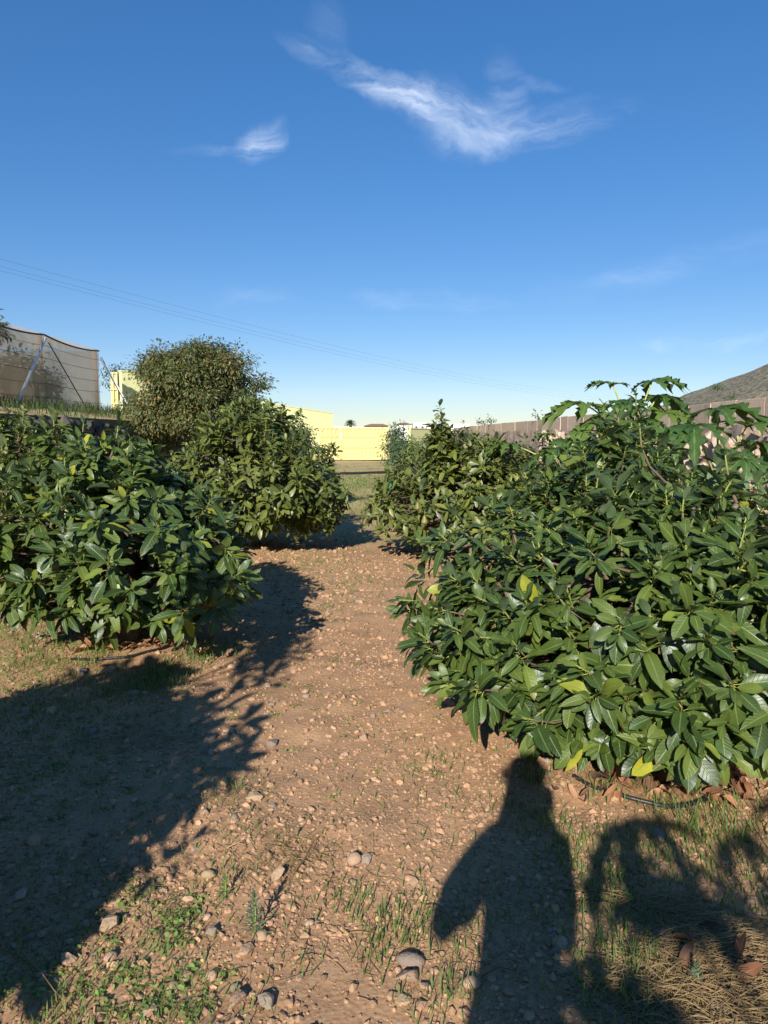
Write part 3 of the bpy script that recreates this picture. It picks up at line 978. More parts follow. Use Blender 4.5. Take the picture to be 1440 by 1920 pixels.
house('far_house', 'low brown-tiled house just above the gate top', 684, 728, 799, 150, 8, M_CPOST, M_TILE, wins=2)
house('far_house', 'white house with a thin red roof above the gap right of the gate', 743, 771, 796, 190, 8, M_WHITE, M_TILE, wins=3)
house('far_house', 'tallest white house, flat roofed, right of the red-roofed one', 775, 798, 794, 200, 8, M_WHITE, None, wins=2)
house('far_house', 'long flat white house at the left end of the right wall', 838, 880, 797, 200, 8, M_WHITE, None, wins=4)
house('far_house', 'distant white row of houses behind the palm, left of the tiled house', 624, 682, 801, 260, 9, M_WHITE, None, wins=6)
house('far_house', 'pale house half hidden behind the right row tree top', 800, 838, 800, 210, 8, M_WHITE, M_TILE, wins=3)

# ------------------------------------------------------------------ overhead cables
cab = [((-30, 500), (1085, 747)), ((-30, 508), (1085, 752)), ((-30, 486), (1085, 742))]
labs = ['middle one of three thin cables crossing the sky', 'lowest of three thin cables crossing the sky', 'uppermost of three thin cables crossing the sky']
for ((pa, pb), lab) in zip(cab, labs):
    A = at(pa[0], pa[1], 30.0); B = at(pb[0], pb[1], 95.0)
    d = (B - A)
    A2 = A - d * 0.25; B2 = B + d * 0.2
    t = np.linspace(0, 1, 60)
    P = np.array(A2)[None] * (1 - t)[:, None] + np.array(B2)[None] * t[:, None]
    P[:, 2] -= 4 * 1.6 * t * (1 - t) - 1.1
    m1 = MB(); m1.tube(P, 0.0035, 4, cap=False)
    tag(m1.build('power_cable', M_CABLE), lab, 'cable', 'overhead cables')

#PART2
# ------------------------------------------------------------------ leaves
def leaf_template(segs, bend, fold, wave, wide, petiole, twist=0.0, seed=0):
    """unit leaf along +X, top side +Z; returns verts, tris, luv (u<0 marks the stalk)"""
    rs = np.random.RandomState(seed)
    V, L, F = [], [], []
    pet = 0.13
    s = np.linspace(0, 1, segs + 1)
    s = s + 0.10 * np.sin(math.pi * s) * s      # closer stations round off the tip
    wdt = wide * np.sin(math.pi * np.clip(s, 0, 1) ** 1.02) ** 0.62
    wdt[0] = 0.012; wdt[-1] = 0.0
    for k, (a, wd) in enumerate(zip(s, wdt)):
        x = pet + a * (1 - pet)
        z = -bend * x * x
        wl, wr = wave * math.sin(a * 11 + seed), wave * math.sin(a * 10 + 2 + seed * 1.7)
        jl, jr = 1 + rs.uniform(-.06, .06), 1 + rs.uniform(-.06, .06)
        tw = twist * a
        V.append((x, 0, z)); L.append((a, 0, 0))
        if 0 <= k < segs:
            V.append((x, wd * jl, z + fold * wd + wl + tw * wd)); L.append((a, 1, 0))
            V.append((x, -wd * jr, z + fold * wd + wr - tw * wd)); L.append((a, -1, 0))
    def idx(k, side):
        return 3 * k + side if k < segs else 3 * segs
    for k in range(segs):
        c0, c1 = idx(k, 0), idx(k + 1, 0)
        if k < segs - 1:
            l0, l1, r0, r1 = idx(k, 1), idx(k + 1, 1), idx(k, 2), idx(k + 1, 2)
            F += [(c0, c1, l1), (c0, l1, l0), (c0, r0, r1), (c0, r1, c1)]
        else:
            F += [(c0, c1, idx(k, 1)), (c0, idx(k, 2), c1)]
    if petiole:
        b = len(V)
        r = 0.011
        for (x, z, rr_) in ((0, 0, r * 1.3), (pet + .03, -bend * pet * pet - .004, r)):
            for q in range(3):
                an_ = q * 2.094
                V.append((x, math.cos(an_) * rr_, z + math.sin(an_) * rr_)); L.append((-1, 0, 0))
        for q in range(3):
            k2 = (q + 1) % 3
            F += [(b + q, b + k2, b + 3 + k2), (b + q, b + 3 + k2, b + 3 + q)]
    return np.array(V, float), np.array(F), np.array(L, float)


LOD = {
    0: [leaf_template(7, b, f, w_, wd, True, t, sd) for (b, f, w_, wd, t, sd) in ((.12, .30, .018, .185, .15, 1), (.26, .22, .024, .200, -.3, 2), (.46, .40, .018, .172, .3, 3), (.02, .45, .022, .188, -.2, 4), (.66, .25, .024, .180, .2, 5), (.30, .10, .034, .208, .35, 6))],
    1: [leaf_template(5, b, f, w_, wd, True, t, sd) for (b, f, w_, wd, t, sd) in ((.14, .30, .012, .190, .1, 1), (.30, .22, .016, .205, -.2, 2), (.46, .34, .012, .180, .2, 3), (.05, .36, .014, .195, -.1, 4))],
    2: [leaf_template(3, b, f, 0, wd, False, 0, sd) for (b, f, wd, sd) in ((.15, .30, .200, 1), (.42, .25, .19, 2))],
    3: [leaf_template(2, b, f, 0, wd, False, 0, sd) for (b, f, wd, sd) in ((.15, .30, .21, 1), (.42, .25, .19, 2))],
}
LEAF_MESH = {}


def leaf_mesh(lod, k, mat):
    key = (lod, k, mat.name)
    if key not in LEAF_MESH:
        m1 = MB(); V, F, L = LOD[lod][k]
        m1.add(V, F, L)
        LEAF_MESH[key] = m1.mesh('leaf', mat, True)
    return LEAF_MESH[key]


def norm(a):
    return a / (np.linalg.norm(a, axis=-1, keepdims=True) + 1e-9)


def frames(d, up):
    """rotation matrices (n,3,3) with columns x=d, y, z close to up"""
    d = norm(d)
    z = norm(up - d * np.sum(d * up, -1, keepdims=True))
    yv = np.cross(z, d)
    return np.stack([d, yv, z], -1)


def leaves_into(m1, lod, pos, rot, size, var, rnd):
    for k, (V, F, L) in enumerate(LOD[lod]):
        sel = np.where(var == k)[0]
        if not len(sel):
            continue
        P = np.einsum('nij,vj->nvi', rot[sel], V) * size[sel][:, None, None] + pos[sel][:, None, :]
        Fa = F[None] + (np.arange(len(sel)) * len(V))[:, None, None]
        La = np.repeat(L[None], len(sel), 0)
        La[..., 2] = rnd[sel][:, None]
        m1.add(P.reshape(-1, 3), Fa.reshape(-1, 3), La.reshape(-1, 3))


ALL_LEAVES = []     # gathered first, so that the leaves one sees best become objects of their own


def project(P):
    """pixels of the 1440 x 1920 photograph and depth, for world points"""
    c, s = math.cos(R(PITCH)), math.sin(R(PITCH))
    x, y, z = P[..., 0], P[..., 1], P[..., 2] - CAM_H
    yc = y * c - z * s
    zc = z * c + y * s
    yc_ = np.where(yc > 0.05, yc, 1e9)
    return 720 + FPX * x / yc_, 960 - FPX * zc / yc_, yc


def avocado(key, x, y, Rr, H, n_ros, z0, leaf, lod, label):
    rs = np.random.RandomState(abs(hash_name(key)) % 100000)
    gz0 = gz(x, y)
    root = empty('avocado_tree', (x, y, gz0))
    # shoot tips spread over a lumpy dome
    tips, axes = [], []
    lob = rs.uniform(0, 6.28, 4); lam = rs.uniform(.06, .20, 4) if key != 'L0' else rs.uniform(.02, .06, 4)
    cseed = rs.randint(1000)
    while len(tips) < n_ros:
        t = rs.rand()
        prof = max(0.0, 1 - (max(0, t - .30) / .74) ** 1.6) ** .78 if t > .30 else 1 - .30 * ((.30 - t) / .30) ** 2
        if rs.rand() > prof + .12:
            continue
        az = rs.uniform(0, 2 * math.pi)
        if key != 'L0' and vnoise(np.array([az * 2.2]), np.array([t * 4.5]), cseed)[0] < -.30 and rs.rand() < .7:
            continue
        lump = 1 + sum(lam[q] * math.sin((q + 1) * az + lob[q] + 3.2 * t) for q in range(4))
        f = rs.uniform(.80, 1.06) if rs.rand() < .70 else rs.uniform(.35, .8)
        r_ = Rr * prof * lump * f
        zt = z0 + (H - z0) * t * rs.uniform(.93, 1.04) * (1 + .42 * float(vnoise(np.array([r_ * math.cos(az) * 2.1 + 9]), np.array([r_ * math.sin(az) * 2.1 + 9]), cseed + 1)[0])) + .05
        el = .05 + 1.35 * t + rs.normal(0, .28)
        if f < .8: el += .4
        p = np.array([r_ * math.cos(az), r_ * math.sin(az), zt])
        a_ = np.array([math.cos(az) * math.cos(el), math.sin(az) * math.cos(el), math.sin(el)])
        a_ = a_ + rs.normal(0, .2, 3)
        tips.append(p); axes.append(a_ / np.linalg.norm(a_))
    extra = EXTRA.get(key, [])
    start_at = {}
    for (ex, ey, ez, ax, ay, az_) in extra:
        for q in range(4):
            a_ = np.array([ax, ay, az_], float) + (rs.normal(0, .35, 3) if q else 0)
            a_ /= np.linalg.norm(a_)
            if q:
                fa_ = np.array([ax, ay, az_], float)
                start_at[len(tips)] = np.array([ex - x, ey - y, ez - gz0]) - fa_ / np.linalg.norm(fa_) * rs.uniform(.18, .26)
            tips.append(np.array([ex - x, ey - y, ez - gz0]) + (rs.normal(0, .07, 3) - np.array([ax, ay, az_]) * .10 * q if q else 0)); axes.append(a_)
    leaders = []
    for q in range(44 if key != 'L0' else 4):
        base_t = tips[rs.randint(len(tips))]
        if base_t[2] < .66 * H:
            continue
        up = rs.uniform(.10, .30) if q % 3 else rs.uniform(.02, .1)
        for k in range(2):
            a_ = np.array([rs.normal(0, .14), rs.normal(0, .14), 1.0]); a_ /= np.linalg.norm(a_)
            leaders.append(len(tips)); tips.append(base_t + np.array([rs.normal(0, .02), rs.normal(0, .02), up - .13 * k])); axes.append(a_)
    leaders = set(leaders)
    tips = np.array(tips); axes = np.array(axes)
    # limbs
    wood = MB()
    lean = rs.normal(0, .03, 2)
    fork = np.array([lean[0], lean[1], 0.36 if z0 > .2 else .28])
    tr = .062 if lod < 2 else .07
    tt = np.linspace(0, 1, 7)[:, None]
    tp = np.array([0, 0, -.06]) * (1 - tt) + fork * tt + np.stack([.015 * np.sin(tt[:, 0] * 5), .012 * np.cos(tt[:, 0] * 4) - .012, 0 * tt[:, 0]], 1)
    trunk = MB(); trunk.tube(tp, np.linspace(tr * 1.35, tr * .95, 7), 10, luv=np.zeros((7, 3)))
    nodes = []
    for q in range(9):
        az = q * 2.4 + rs.uniform(-.3, .3)
        hgt = H * (.45 + .42 * (q % 3) / 2)
        rad = Rr * (.62 - .2 * (q % 3))
        end = np.array([rad * math.cos(az), rad * math.sin(az), hgt])
        t_ = np.linspace(0, 1, 9)[:, None]
        mid = fork + (end - fork) * np.array([.35, .35, .55]) + rs.normal(0, .05, 3)
        pts = (1 - t_) ** 2 * fork + 2 * t_ * (1 - t_) * mid + t_ ** 2 * end
        trunk.tube(pts, np.linspace(tr * .62, tr * .22, 9), 6, luv=np.stack([t_[:, 0] * .3, 0 * t_[:, 0], 0 * t_[:, 0]], 1))
        nodes += list(pts[3:])
    nodes = np.array(nodes)
    sides = 4 if lod == 0 else 3
    for ti_, (p, a_) in enumerate(zip(tips, axes)):
        base_pt = p - a_ * .25
        dd = np.linalg.norm(nodes - base_pt, axis=1) + 0.6 * np.maximum(0, nodes[:, 2] - base_pt[2] - .05)
        s0 = start_at.get(ti_, nodes[int(np.argmin(dd))])
        t_ = np.linspace(0, 1, 6)[:, None]
        c1 = p - a_ * min(.45, np.linalg.norm(p - s0) * .6)
        pts = (1 - t_) ** 2 * s0 + 2 * t_ * (1 - t_) * c1 + t_ ** 2 * p
        ln = np.linalg.norm(p - s0)
        u_ = np.clip(1 - (1 - t_[:, 0]) * ln / .26, 0, 1)
        wood.tube(pts, np.linspace(.011, .0036, 6), sides, luv=np.stack([u_, 0 * u_, 0 * u_ + rs.rand()], 1), cap=False)
    trunk.build('trunk', M_BARK, root)
    wood.build('branches', M_BARK, root)
    # whorls of leaves
    pos, d_, up_, size, rnd = [], [], [], [], []
    for ti_, (p, a_) in enumerate(zip(tips, axes)):
        nl = rs.randint(10, 17)
        e1 = np.cross(a_, [0.3, .2, 1]); e1 /= np.linalg.norm(e1) + 1e-9
        e2 = np.cross(a_, e1)
        young = (rs.rand() < .20 and p[2] > .45 * H) or ti_ in leaders
        toned = rs.rand()
        for q in range(nl):
            fr = q / nl
            ph = q * 2.4 + rs.normal(0, .3)
            th = (.42 + 1.25 * fr) + rs.normal(0, .16)
            dv = a_ * math.cos(th) + (e1 * math.cos(ph) + e2 * math.sin(ph)) * math.sin(th)
            dv = dv + np.array([0, 0, -.10 - .22 * fr])
            pos.append(p - a_ * (.025 + .17 * fr * rs.uniform(.7, 1.1)))
            d_.append(dv)
            up_.append(a_ * .8 + np.array([0, 0, .55]) + rs.normal(0, .28, 3))
            size.append(leaf * (rs.uniform(.45, .80) if fr < .25 else rs.uniform(.70, 1.25)) * (.72 if young else 1))
            rnd.append(.94 + .03 * rs.rand() if (young and fr < .5) else np.clip(.02 + .52 * toned + .38 * rs.rand(), 0, .90) if rs.rand() > .005 else .97)
    pos = np.array(pos); size = np.array(size); rnd = np.array(rnd)
    rot = frames(np.array(d_), np.array(up_))
    # keep leaves out of the soil
    tipz = pos[:, 2] + rot[:, 2, 0] * size
    keep = (tipz > .02) & (pos[:, 2] > .05)
    pos, rot, size, rnd = pos[keep], rot[keep], size[keep], rnd[keep]
    var = rs.randint(0, len(LOD[lod]), len(pos))
    ALL_LEAVES.append(dict(root=root, lod=lod, pos=pos, rot=rot, size=size, rnd=rnd, var=var, o=np.array([x, y, gz0]), key=key))
    tag(root, label, 'avocado tree', 'avocado trees in two rows along the path')
    return root


def hash_name(s):
    h = 7
    for ch in s:
        h = (h * 131 + ord(ch)) & 0x7FFFFFFF
    return h


def gp(px, py, y):
    p = at(px, py, y)
    return (p.x, p.y, p.z)


EXTRA = {
    'L2': [(*gp(640, 945, 9.0), .9, -.2, .1), (*gp(655, 930, 9.1), 1, -.1, .25), (*gp(618, 960, 8.9), .9, -.3, -.1), (*gp(600, 925, 9.0), .8, -.2, .3), (*gp(585, 965, 8.9), .8, -.3, 0), (*gp(625, 915, 9.2), .8, 0, .4), (*gp(470, 765, 9.6), 0, 0, 1), (*gp(455, 790, 9.6), -.2, 0, 1), (*gp(490, 795, 9.5), .2, 0, 1)],
    'R1': [(*gp(748, 1125, 3.72), -1, -.2, .15), (*gp(760, 1215, 3.42), -1, -.3, 0), (*gp(790, 1170, 3.52), -.9, -.3, .1), (*gp(825, 1290, 3.27), -.8, -.5, -.1), (*gp(905, 1320, 3.12), -.6, -.8, -.1), (*gp(1010, 1370, 2.97), -.4, -.9, -.05), (*gp(1090, 1400, 2.87), -.2, -1, -.1), (*gp(1170, 1380, 2.82), 0, -1, 0), (*gp(780, 1010, 4.22), -.7, 0, .6), (*gp(850, 960, 4.02), -.4, 0, .8), (*gp(950, 930, 3.92), -.2, 0, 1), (*gp(1100, 880, 3.82), 0, 0, 1), (*gp(1290, 905, 3.62), 0, 0, 1)],
    'R3': [(*gp(814, 796, 9.0), -.2, 0, 1), (*gp(844, 800, 9.0), .2, 0, 1), (*gp(826, 806, 8.9), 0, -.2, 1), (*gp(803, 818, 9.0), -.4, -.1, 1), (*gp(856, 818, 9.0), .4, -.1, 1), (*gp(830, 800, 9.0), 0, 0, 1), (*gp(822, 815, 8.9), -.2, -.2, 1), (*gp(838, 822, 8.9), .2, -.2, 1), (*gp(800, 850, 8.9), -.5, -.2, .8), (*gp(870, 848, 8.9), .5, -.1, .8), (*gp(740, 905, 9.0), -.9, -.1, .3), (*gp(725, 880, 9.3), -.9, 0, .4), (*gp(828, 790, 9.0), -.1, 0, 1), (*gp(815, 810, 9.0), -.3, -.1, 1), (*gp(845, 812, 9.1), .2, 0, 1), (*gp(835, 835, 9.0), .1, -.3, 1), (*gp(812, 845, 9.0), -.4, 0, .9), (*gp(858, 838, 9.0), .4, -.1, .9)],
    'R2': [(*gp(1160, 775, 5.0), 0, 0, 1), (*gp(1185, 790, 5.0), .2, 0, 1), (*gp(1130, 800, 5.0), -.3, -.1, 1), (*gp(1215, 815, 4.9), .3, -.1, .9), (*gp(1175, 830, 4.8), 0, -.4, .9), (*gp(1090, 835, 4.9), -.3, -.2, .9), (*gp(1250, 850, 4.8), .3, -.2, .8)],
    'L1': [(*gp(222, 792, 5.0), .1, 0, 1), (*gp(100, 775, 5.3), 0, 0, 1), (*gp(85, 800, 5.3), -.2, 0, 1), (*gp(118, 798, 5.3), .3, 0, 1), (*gp(150, 820, 5.2), .3, 0, 1), (*gp(245, 820, 5.0), .3, -.1, .9), (*gp(400, 920, 4.8), .4, -.1, .9)],
    'L0': [(-1.55, 1.15, 2.2, .2, 0, 1), (-1.7, 1.0, 2.3, .2, 0, 1), (-1.5, .95, 2.1, .4, 0, 1), (-1.75, 1.2, 2.25, 0, .2, 1)],
}
for t in TREES:
    avocado(*t)

# which leaves show: a coarse depth buffer over sample points of every leaf
samp = np.array([[.2, 0, 0], [.4, .1, 0], [.4, -.1, 0], [.55, 0, 0], [.6, .15, 0], [.6, -.15, 0], [.75, .08, 0], [.75, -.08, 0], [.92, 0, -.05]])
pts, own = [], []
for ti, A in enumerate(ALL_LEAVES):
    P = np.einsum('nij,vj->nvi', A['rot'], samp) * A['size'][:, None, None] + A['pos'][:, None, :] + A['o']
    A['sx'], A['sy'], A['sd'] = project(P)
    A['zi'] = (np.clip(A['sx'] / 8, -1, 180).astype(int) + 1) * 260 + (np.clip(A['sy'] / 8, -1, 240).astype(int) + 1)
zb = np.full(190 * 270, 1e9)
for A in ALL_LEAVES:
    np.minimum.at(zb, A['zi'].ravel(), np.where(A['sd'] > .05, A['sd'], 1e9).ravel())
for A in ALL_LEAVES:
    inside = (A['sx'] > 0) & (A['sx'] < 1440) & (A['sy'] > 0) & (A['sy'] < 1920) & (A['sd'] > .05)
    vis = inside & (A['sd'] <= zb[A['zi']] + .04)
    px_len = FPX * A['size'] / np.maximum(A['sd'][:, 4], .3)
    spread = (A['sx'].max(1) - A['sx'].min(1)) * (A['sy'].max(1) - A['sy'].min(1))
    score = vis.sum(1) * np.sqrt(np.maximum(spread, 1))
    score[(vis.sum(1) < 2) | (px_len < 10)] = 0
    order = np.argsort(-score)
    pick = [k for k in order[:300] if score[k] > 0]
    rest = np.ones(len(score), bool); rest[pick] = False
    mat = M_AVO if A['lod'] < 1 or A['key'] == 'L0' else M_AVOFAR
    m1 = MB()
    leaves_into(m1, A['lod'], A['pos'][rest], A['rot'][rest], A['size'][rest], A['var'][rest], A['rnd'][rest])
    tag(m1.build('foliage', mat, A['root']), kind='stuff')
    for k in pick:
        M4 = Matrix.Identity(4)
        Rm = A['rot'][k] * A['size'][k]
        for a_ in range(3):
            for b_ in range(3):
                M4[a_][b_] = Rm[a_, b_]
            M4[a_][3] = A['pos'][k][a_]
        put('leaf', leaf_mesh(A['lod'], int(A['var'][k]), mat), M4, A['root'])


# fruit
def fruit_mesh(name, mat):
    m1 = MB()
    t_ = np.linspace(0, 1, 9)
    prof = np.array([.008, .35, .52, .62, .80, .96, 1.0, .72, .01]) * .34
    m1.tube(np.stack([0 * t_, 0 * t_, -t_], 1), prof, 9)
    m1.tube([(0, 0, .35), (.02, 0, .15), (0, 0, -.02)], .03, 4, luv=np.array([-1, 0, 0]))
    return m1.mesh(name, mat)


FR = fruit_mesh('avocado_fruit', M_FRUIT); FRY = fruit_mesh('avocado_fruit', M_FRUITY)
roots = {A['key']: A['root'] for A in ALL_LEAVES}
for (key, px, py, yd, s, me) in (('R1', 1203, 1420, 2.75, .09, FR), ('R3', 790, 905, 8.1, .11, FR), ('R3', 796, 965, 8.05, .12, FRY), ('R3', 783, 940, 8.1, .11, FRY), ('R3', 806, 950, 8.05, .10, FR), ('L2', 590, 850, 8.6, .1, FRY)):
    p = at(px, py, yd)
    rt = roots[key]
    put('avocado_fruit', me, Matrix.Translation(p - rt.location) @ Matrix.Diagonal((s, s, s, 1)), rt)


# ------------------------------------------------------------------ papaya plants
def papaya_leaf_mesh(seed):
    rs = np.random.RandomState(seed)
    m1 = MB()
    lobes = [(-148, .55), (-105, .74), (-62, .92), (-22, 1.0), (22, 1.0), (62, .92), (105, .74), (148, .55)]
    lobes = [(a + rs.uniform(-5, 5), l * rs.uniform(.92, 1.06)) for a, l in lobes] + [(0, 1.05)]
    droop = rs.uniform(.35, .75)
    cup = rs.uniform(.15, .4)
    for (ang, ln) in lobes:
        a = R(ang)
        dx, dy = math.cos(a), math.sin(a)
        # stations along the lobe: distance, half width (teeth out and notches in)
        st_ = [(.0, .02), (.16, .10), (.32, .085), (.42, .20), (.52, .10), (.62, .19), (.70, .075), (.80, .11), (.88, .04), (1.0, 0)]
        V, L, F = [], [], []
        for k, (s_, wd) in enumerate(st_):
            rr_ = s_ * ln * .5
            wv = wd * ln * .5 * rs.uniform(.85, 1.15)
            sh = .05 * ln if k in (3, 5, 7) else 0
            z = cup * rr_ - droop * rr_ * rr_ * 3
            for sd in (0, 1, -1):
                rx = rr_ + (sh if sd else 0)
                V.append((dx * rx - dy * wv * sd, dy * rx + dx * wv * sd, z + (.35 * wv if sd else 0) + (rs.uniform(-.012, .012) if sd else 0)))
                L.append((s_, sd, 0))
        for k in range(len(st_) - 1):
            b = 3 * k
            F += [(b, b + 3, b + 4), (b, b + 4, b + 1), (b, b + 2, b + 5), (b, b + 5, b + 3)]
        m1.add(V, np.array(F), L)
    return m1.mesh('leaf', M_PAPAYA, True)


PLM = [papaya_leaf_mesh(900 + k) for k in range(5)]


def papaya(x, y, h, n, size, label, seed, specials=(), lean=(0, 0), plen=.55):
    rs = np.random.RandomState(seed)
    g0 = gz(x, y)
    root = empty('papaya_plant', (x, y, g0))
    t_ = np.linspace(0, 1, 10)
    pts = np.stack([lean[0] * t_ ** 1.5, lean[1] * t_ ** 1.5, -.05 + (h + .05) * t_], 1)
    m1 = MB(); m1.tube(pts, np.linspace(.055, .028, 10), 9, luv=np.stack([t_ * .3, 0 * t_, 0 * t_], 1)); m1.build('trunk', M_PBARK, root)
    top = pts[-1]
    items = []
    for k in range(n):
        fr = k / max(1, n - 1)
        az = k * 2.4 + rs.normal(0, .2)
        el = R(70) - fr * R(85)
        ln = plen * (.55 + .6 * min(1, fr * 2)) * rs.uniform(.9, 1.15)
        e = top + np.array([0, 0, -.25 * fr]) + np.array([math.cos(az) * math.cos(el), math.sin(az) * math.cos(el), math.sin(el)]) * ln
        items.append((top + np.array([0, 0, -.25 * fr]), e, size * (.6 + .5 * min(1, fr * 2.2)) * rs.uniform(.9, 1.1), az, rs.uniform(-.15, .35)))
    for (ex, ey, ez, s_, az, tilt) in specials:
        items.append((top, np.array([ex - x, ey - y, ez - g0]), s_, az, tilt))
    for k, (s0, e, s_, az, tilt) in enumerate(items):
        if e[2] < .15: continue
        u_ = np.linspace(0, 1, 7)[:, None]
        mid = (s0 + e) / 2 + np.array([0, 0, .08])
        pp = (1 - u_) ** 2 * s0 + 2 * u_ * (1 - u_) * mid + u_ ** 2 * e
        out = np.array([math.cos(az), math.sin(az), 0])
        M4 = Matrix.Translation(e) @ Matrix.Rotation(az, 4, 'Z') @ Matrix.Rotation(tilt, 4, 'Y') @ Matrix.Diagonal((s_, s_, s_, 1))
        lf = put('leaf', PLM[(k + seed) % 5], M4, root)
        m2 = MB()
        inv = np.array(M4.inverted())
        pl = (inv[:3, :3] @ pp.T).T + inv[:3, 3]
        m2.tube(pl, np.linspace(.011, .007, 7) / s_, 5, luv=np.stack([np.full(7, .9), np.zeros(7), np.zeros(7)], 1))
        m2.build('petiole', M_PBARK, lf)
    tag(root, label, 'papaya plant', 'papaya plants')
    return root


def sp(px, py, y, s_, az, tilt):
    p = at(px, py, y)
    return (p.x, p.y, p.z, s_, az, tilt)


pa = at(1185, 800, 6.6)
papaya(pa.x, 6.6, 1.45, 7, .62, 'tall papaya with lobed leaves rising above the right trees', 5,
       specials=(sp(1100, 760, 6.5, 0.82, 3.3, -.15), sp(1150, 722, 6.6, 0.53, 2.4, -.1), sp(1222, 716, 6.5, 0.64, .3, -.25), sp(1235, 742, 6.6, 0.77, .2, .05), sp(1175, 752, 6.5, 0.57, 4.2, .1), sp(1120, 790, 6.3, 0.72, 3.6, .3), sp(1245, 775, 6.4, 0.61, 5.2, .3)))
pb = at(1350, 830, 6.0)
papaya(pb.x, 6.0, 1.10, 5, .55, 'lower papaya spreading its leaves in front of the right wall', 11,
       specials=(sp(1345, 768, 5.9, 0.87, .2, -.2), sp(1300, 800, 5.7, 0.82, 4.0, .1), sp(1400, 800, 5.8, 0.82, 5.6, .1), sp(1395, 858, 5.2, 0.61, 5.0, .6), sp(1420, 830, 5.6, 0.61, .3, .3)))
papaya(2.95, 4.7, .62, 7, .48, 'small papaya low at the right picture edge', 17, plen=.42)
papaya(2.15, 8.6, 1.25, 9, .6, 'papaya behind the right row, partly hidden by avocado leaves', 23)
papaya(.70, -1.35, 1.62, 12, .66, 'papaya behind the photographer whose shadow falls at lower right', 29, plen=.62)
papaya(.22, -2.15, 1.85, 12, .62, 'added unseen papaya further behind the photographer, shading the straw corner', 37, plen=.5)  # extra plant added out of view to shade the lower right corner


# ------------------------------------------------------------------ other trees
def leafy_tree(name, label, cat, base, blobs, n_leaf, leaf, lod, mat, trunk_r, seed, group=None, clump=.16, per=34, shell=.55):
    """blobs: ellipsoids (x,y,z,rx,ry,rz) relative to the base"""
    rs = np.random.RandomState(seed)
    root = empty(name, base)
    wt_ = np.array([b[3] * b[4] * b[5] for b in blobs]) ** .67
    wt_ /= wt_.sum()
    nc = max(1, n_leaf // per)
    P, Dv, U, S, Q = [], [], [], [], []
    cents = []
    for _ in range(nc):
        b = blobs[rs.choice(len(blobs), p=wt_)]
        v = rs.normal(size=3); v /= np.linalg.norm(v)
        f = rs.uniform(shell, 1.04)
        c = np.array(b[:3]) + v * np.array(b[3:]) * f
        cents.append(c)
        tone = rs.rand()
        nn = rs.randint(int(per * .6), int(per * 1.4))
        o = rs.normal(0, clump, (nn, 3)) * np.array([1, 1, .75])
        dv = norm(o + v * .08 + rs.normal(0, .06, (nn, 3)) + np.array([0, 0, -.05]))
        P.append(c + o); Dv.append(dv + np.array([0, 0, -.25])); U.append(np.tile(v * .7 + np.array([0, 0, .7]), (nn, 1)) + rs.normal(0, .4, (nn, 3)))
        S.append(leaf * rs.uniform(.6, 1.2, nn)); Q.append(np.clip(tone * .6 + .4 * rs.rand(nn), 0, .99))
    P = np.concatenate(P); rot = frames(np.concatenate(Dv), np.concatenate(U)); S = np.concatenate(S); Q = np.concatenate(Q)
    m1 = MB()
    leaves_into(m1, lod, P, rot, S, rs.randint(0, len(LOD[lod]), len(P)), Q)
    m2 = MB()
    top = np.mean([b[:3] for b in blobs], axis=0)
    t_ = np.linspace(0, 1, 8)[:, None]
    fk = np.array([top[0] * .3, top[1] * .3, max(.1, top[2] * .45)])
    m2.tube(np.array([0, 0, -.1]) * (1 - t_) + fk * t_, np.linspace(trunk_r * 1.2, trunk_r * .8, 8), 8)
    for c in cents[:min(60, len(cents))]:
        md = (fk + c) / 2 + np.array([0, 0, .1])
        pp = (1 - t_) ** 2 * fk + 2 * t_ * (1 - t_) * md + t_ ** 2 * c
        m2.tube(pp, np.linspace(trunk_r * .4, trunk_r * .06, 8), 4, cap=False)
    m2.build('trunk', M_MBARK, root)
    tag(m1.build('crown', mat, root), kind='stuff')
    tag(root, label, cat, group)
    return root


rb = np.random.RandomState(12)
round_blobs = [(0, 0, 2.5, 1.15, 1.1, 1.1)]
for q in range(30):
    az_, el_ = q * 2.4 + rb.normal(0, .2), -.55 + 2.0 * (q / 30) + rb.normal(0, .12)
    f_ = rb.uniform(.82, 1.08)
    rad_ = rb.uniform(.34, .62)
    round_blobs.append((1.42 * f_ * math.cos(az_) * math.cos(el_) - .08, 1.3 * f_ * math.sin(az_) * math.cos(el_), 2.55 + 1.42 * f_ * math.sin(el_), rad_, rad_, rad_ * .82))
round_blobs += [(1.72, .1, 3.0, .28, .3, .18), (1.45, 0, 2.75, .35, .4, .3), (-1.72, 0, 2.4, .4, .4, .4)]
mc = at(372, 760, 21.0)
mx_, my_ = mc.x, 21.0
leafy_tree('round_tree', 'large round tree with olive-brown leaves above the left row', 'tree', (mx_, my_, 0),
           round_blobs,
           60000, .125, 3, M_MANGO, .16, 77, clump=.13, per=60, shell=.6)
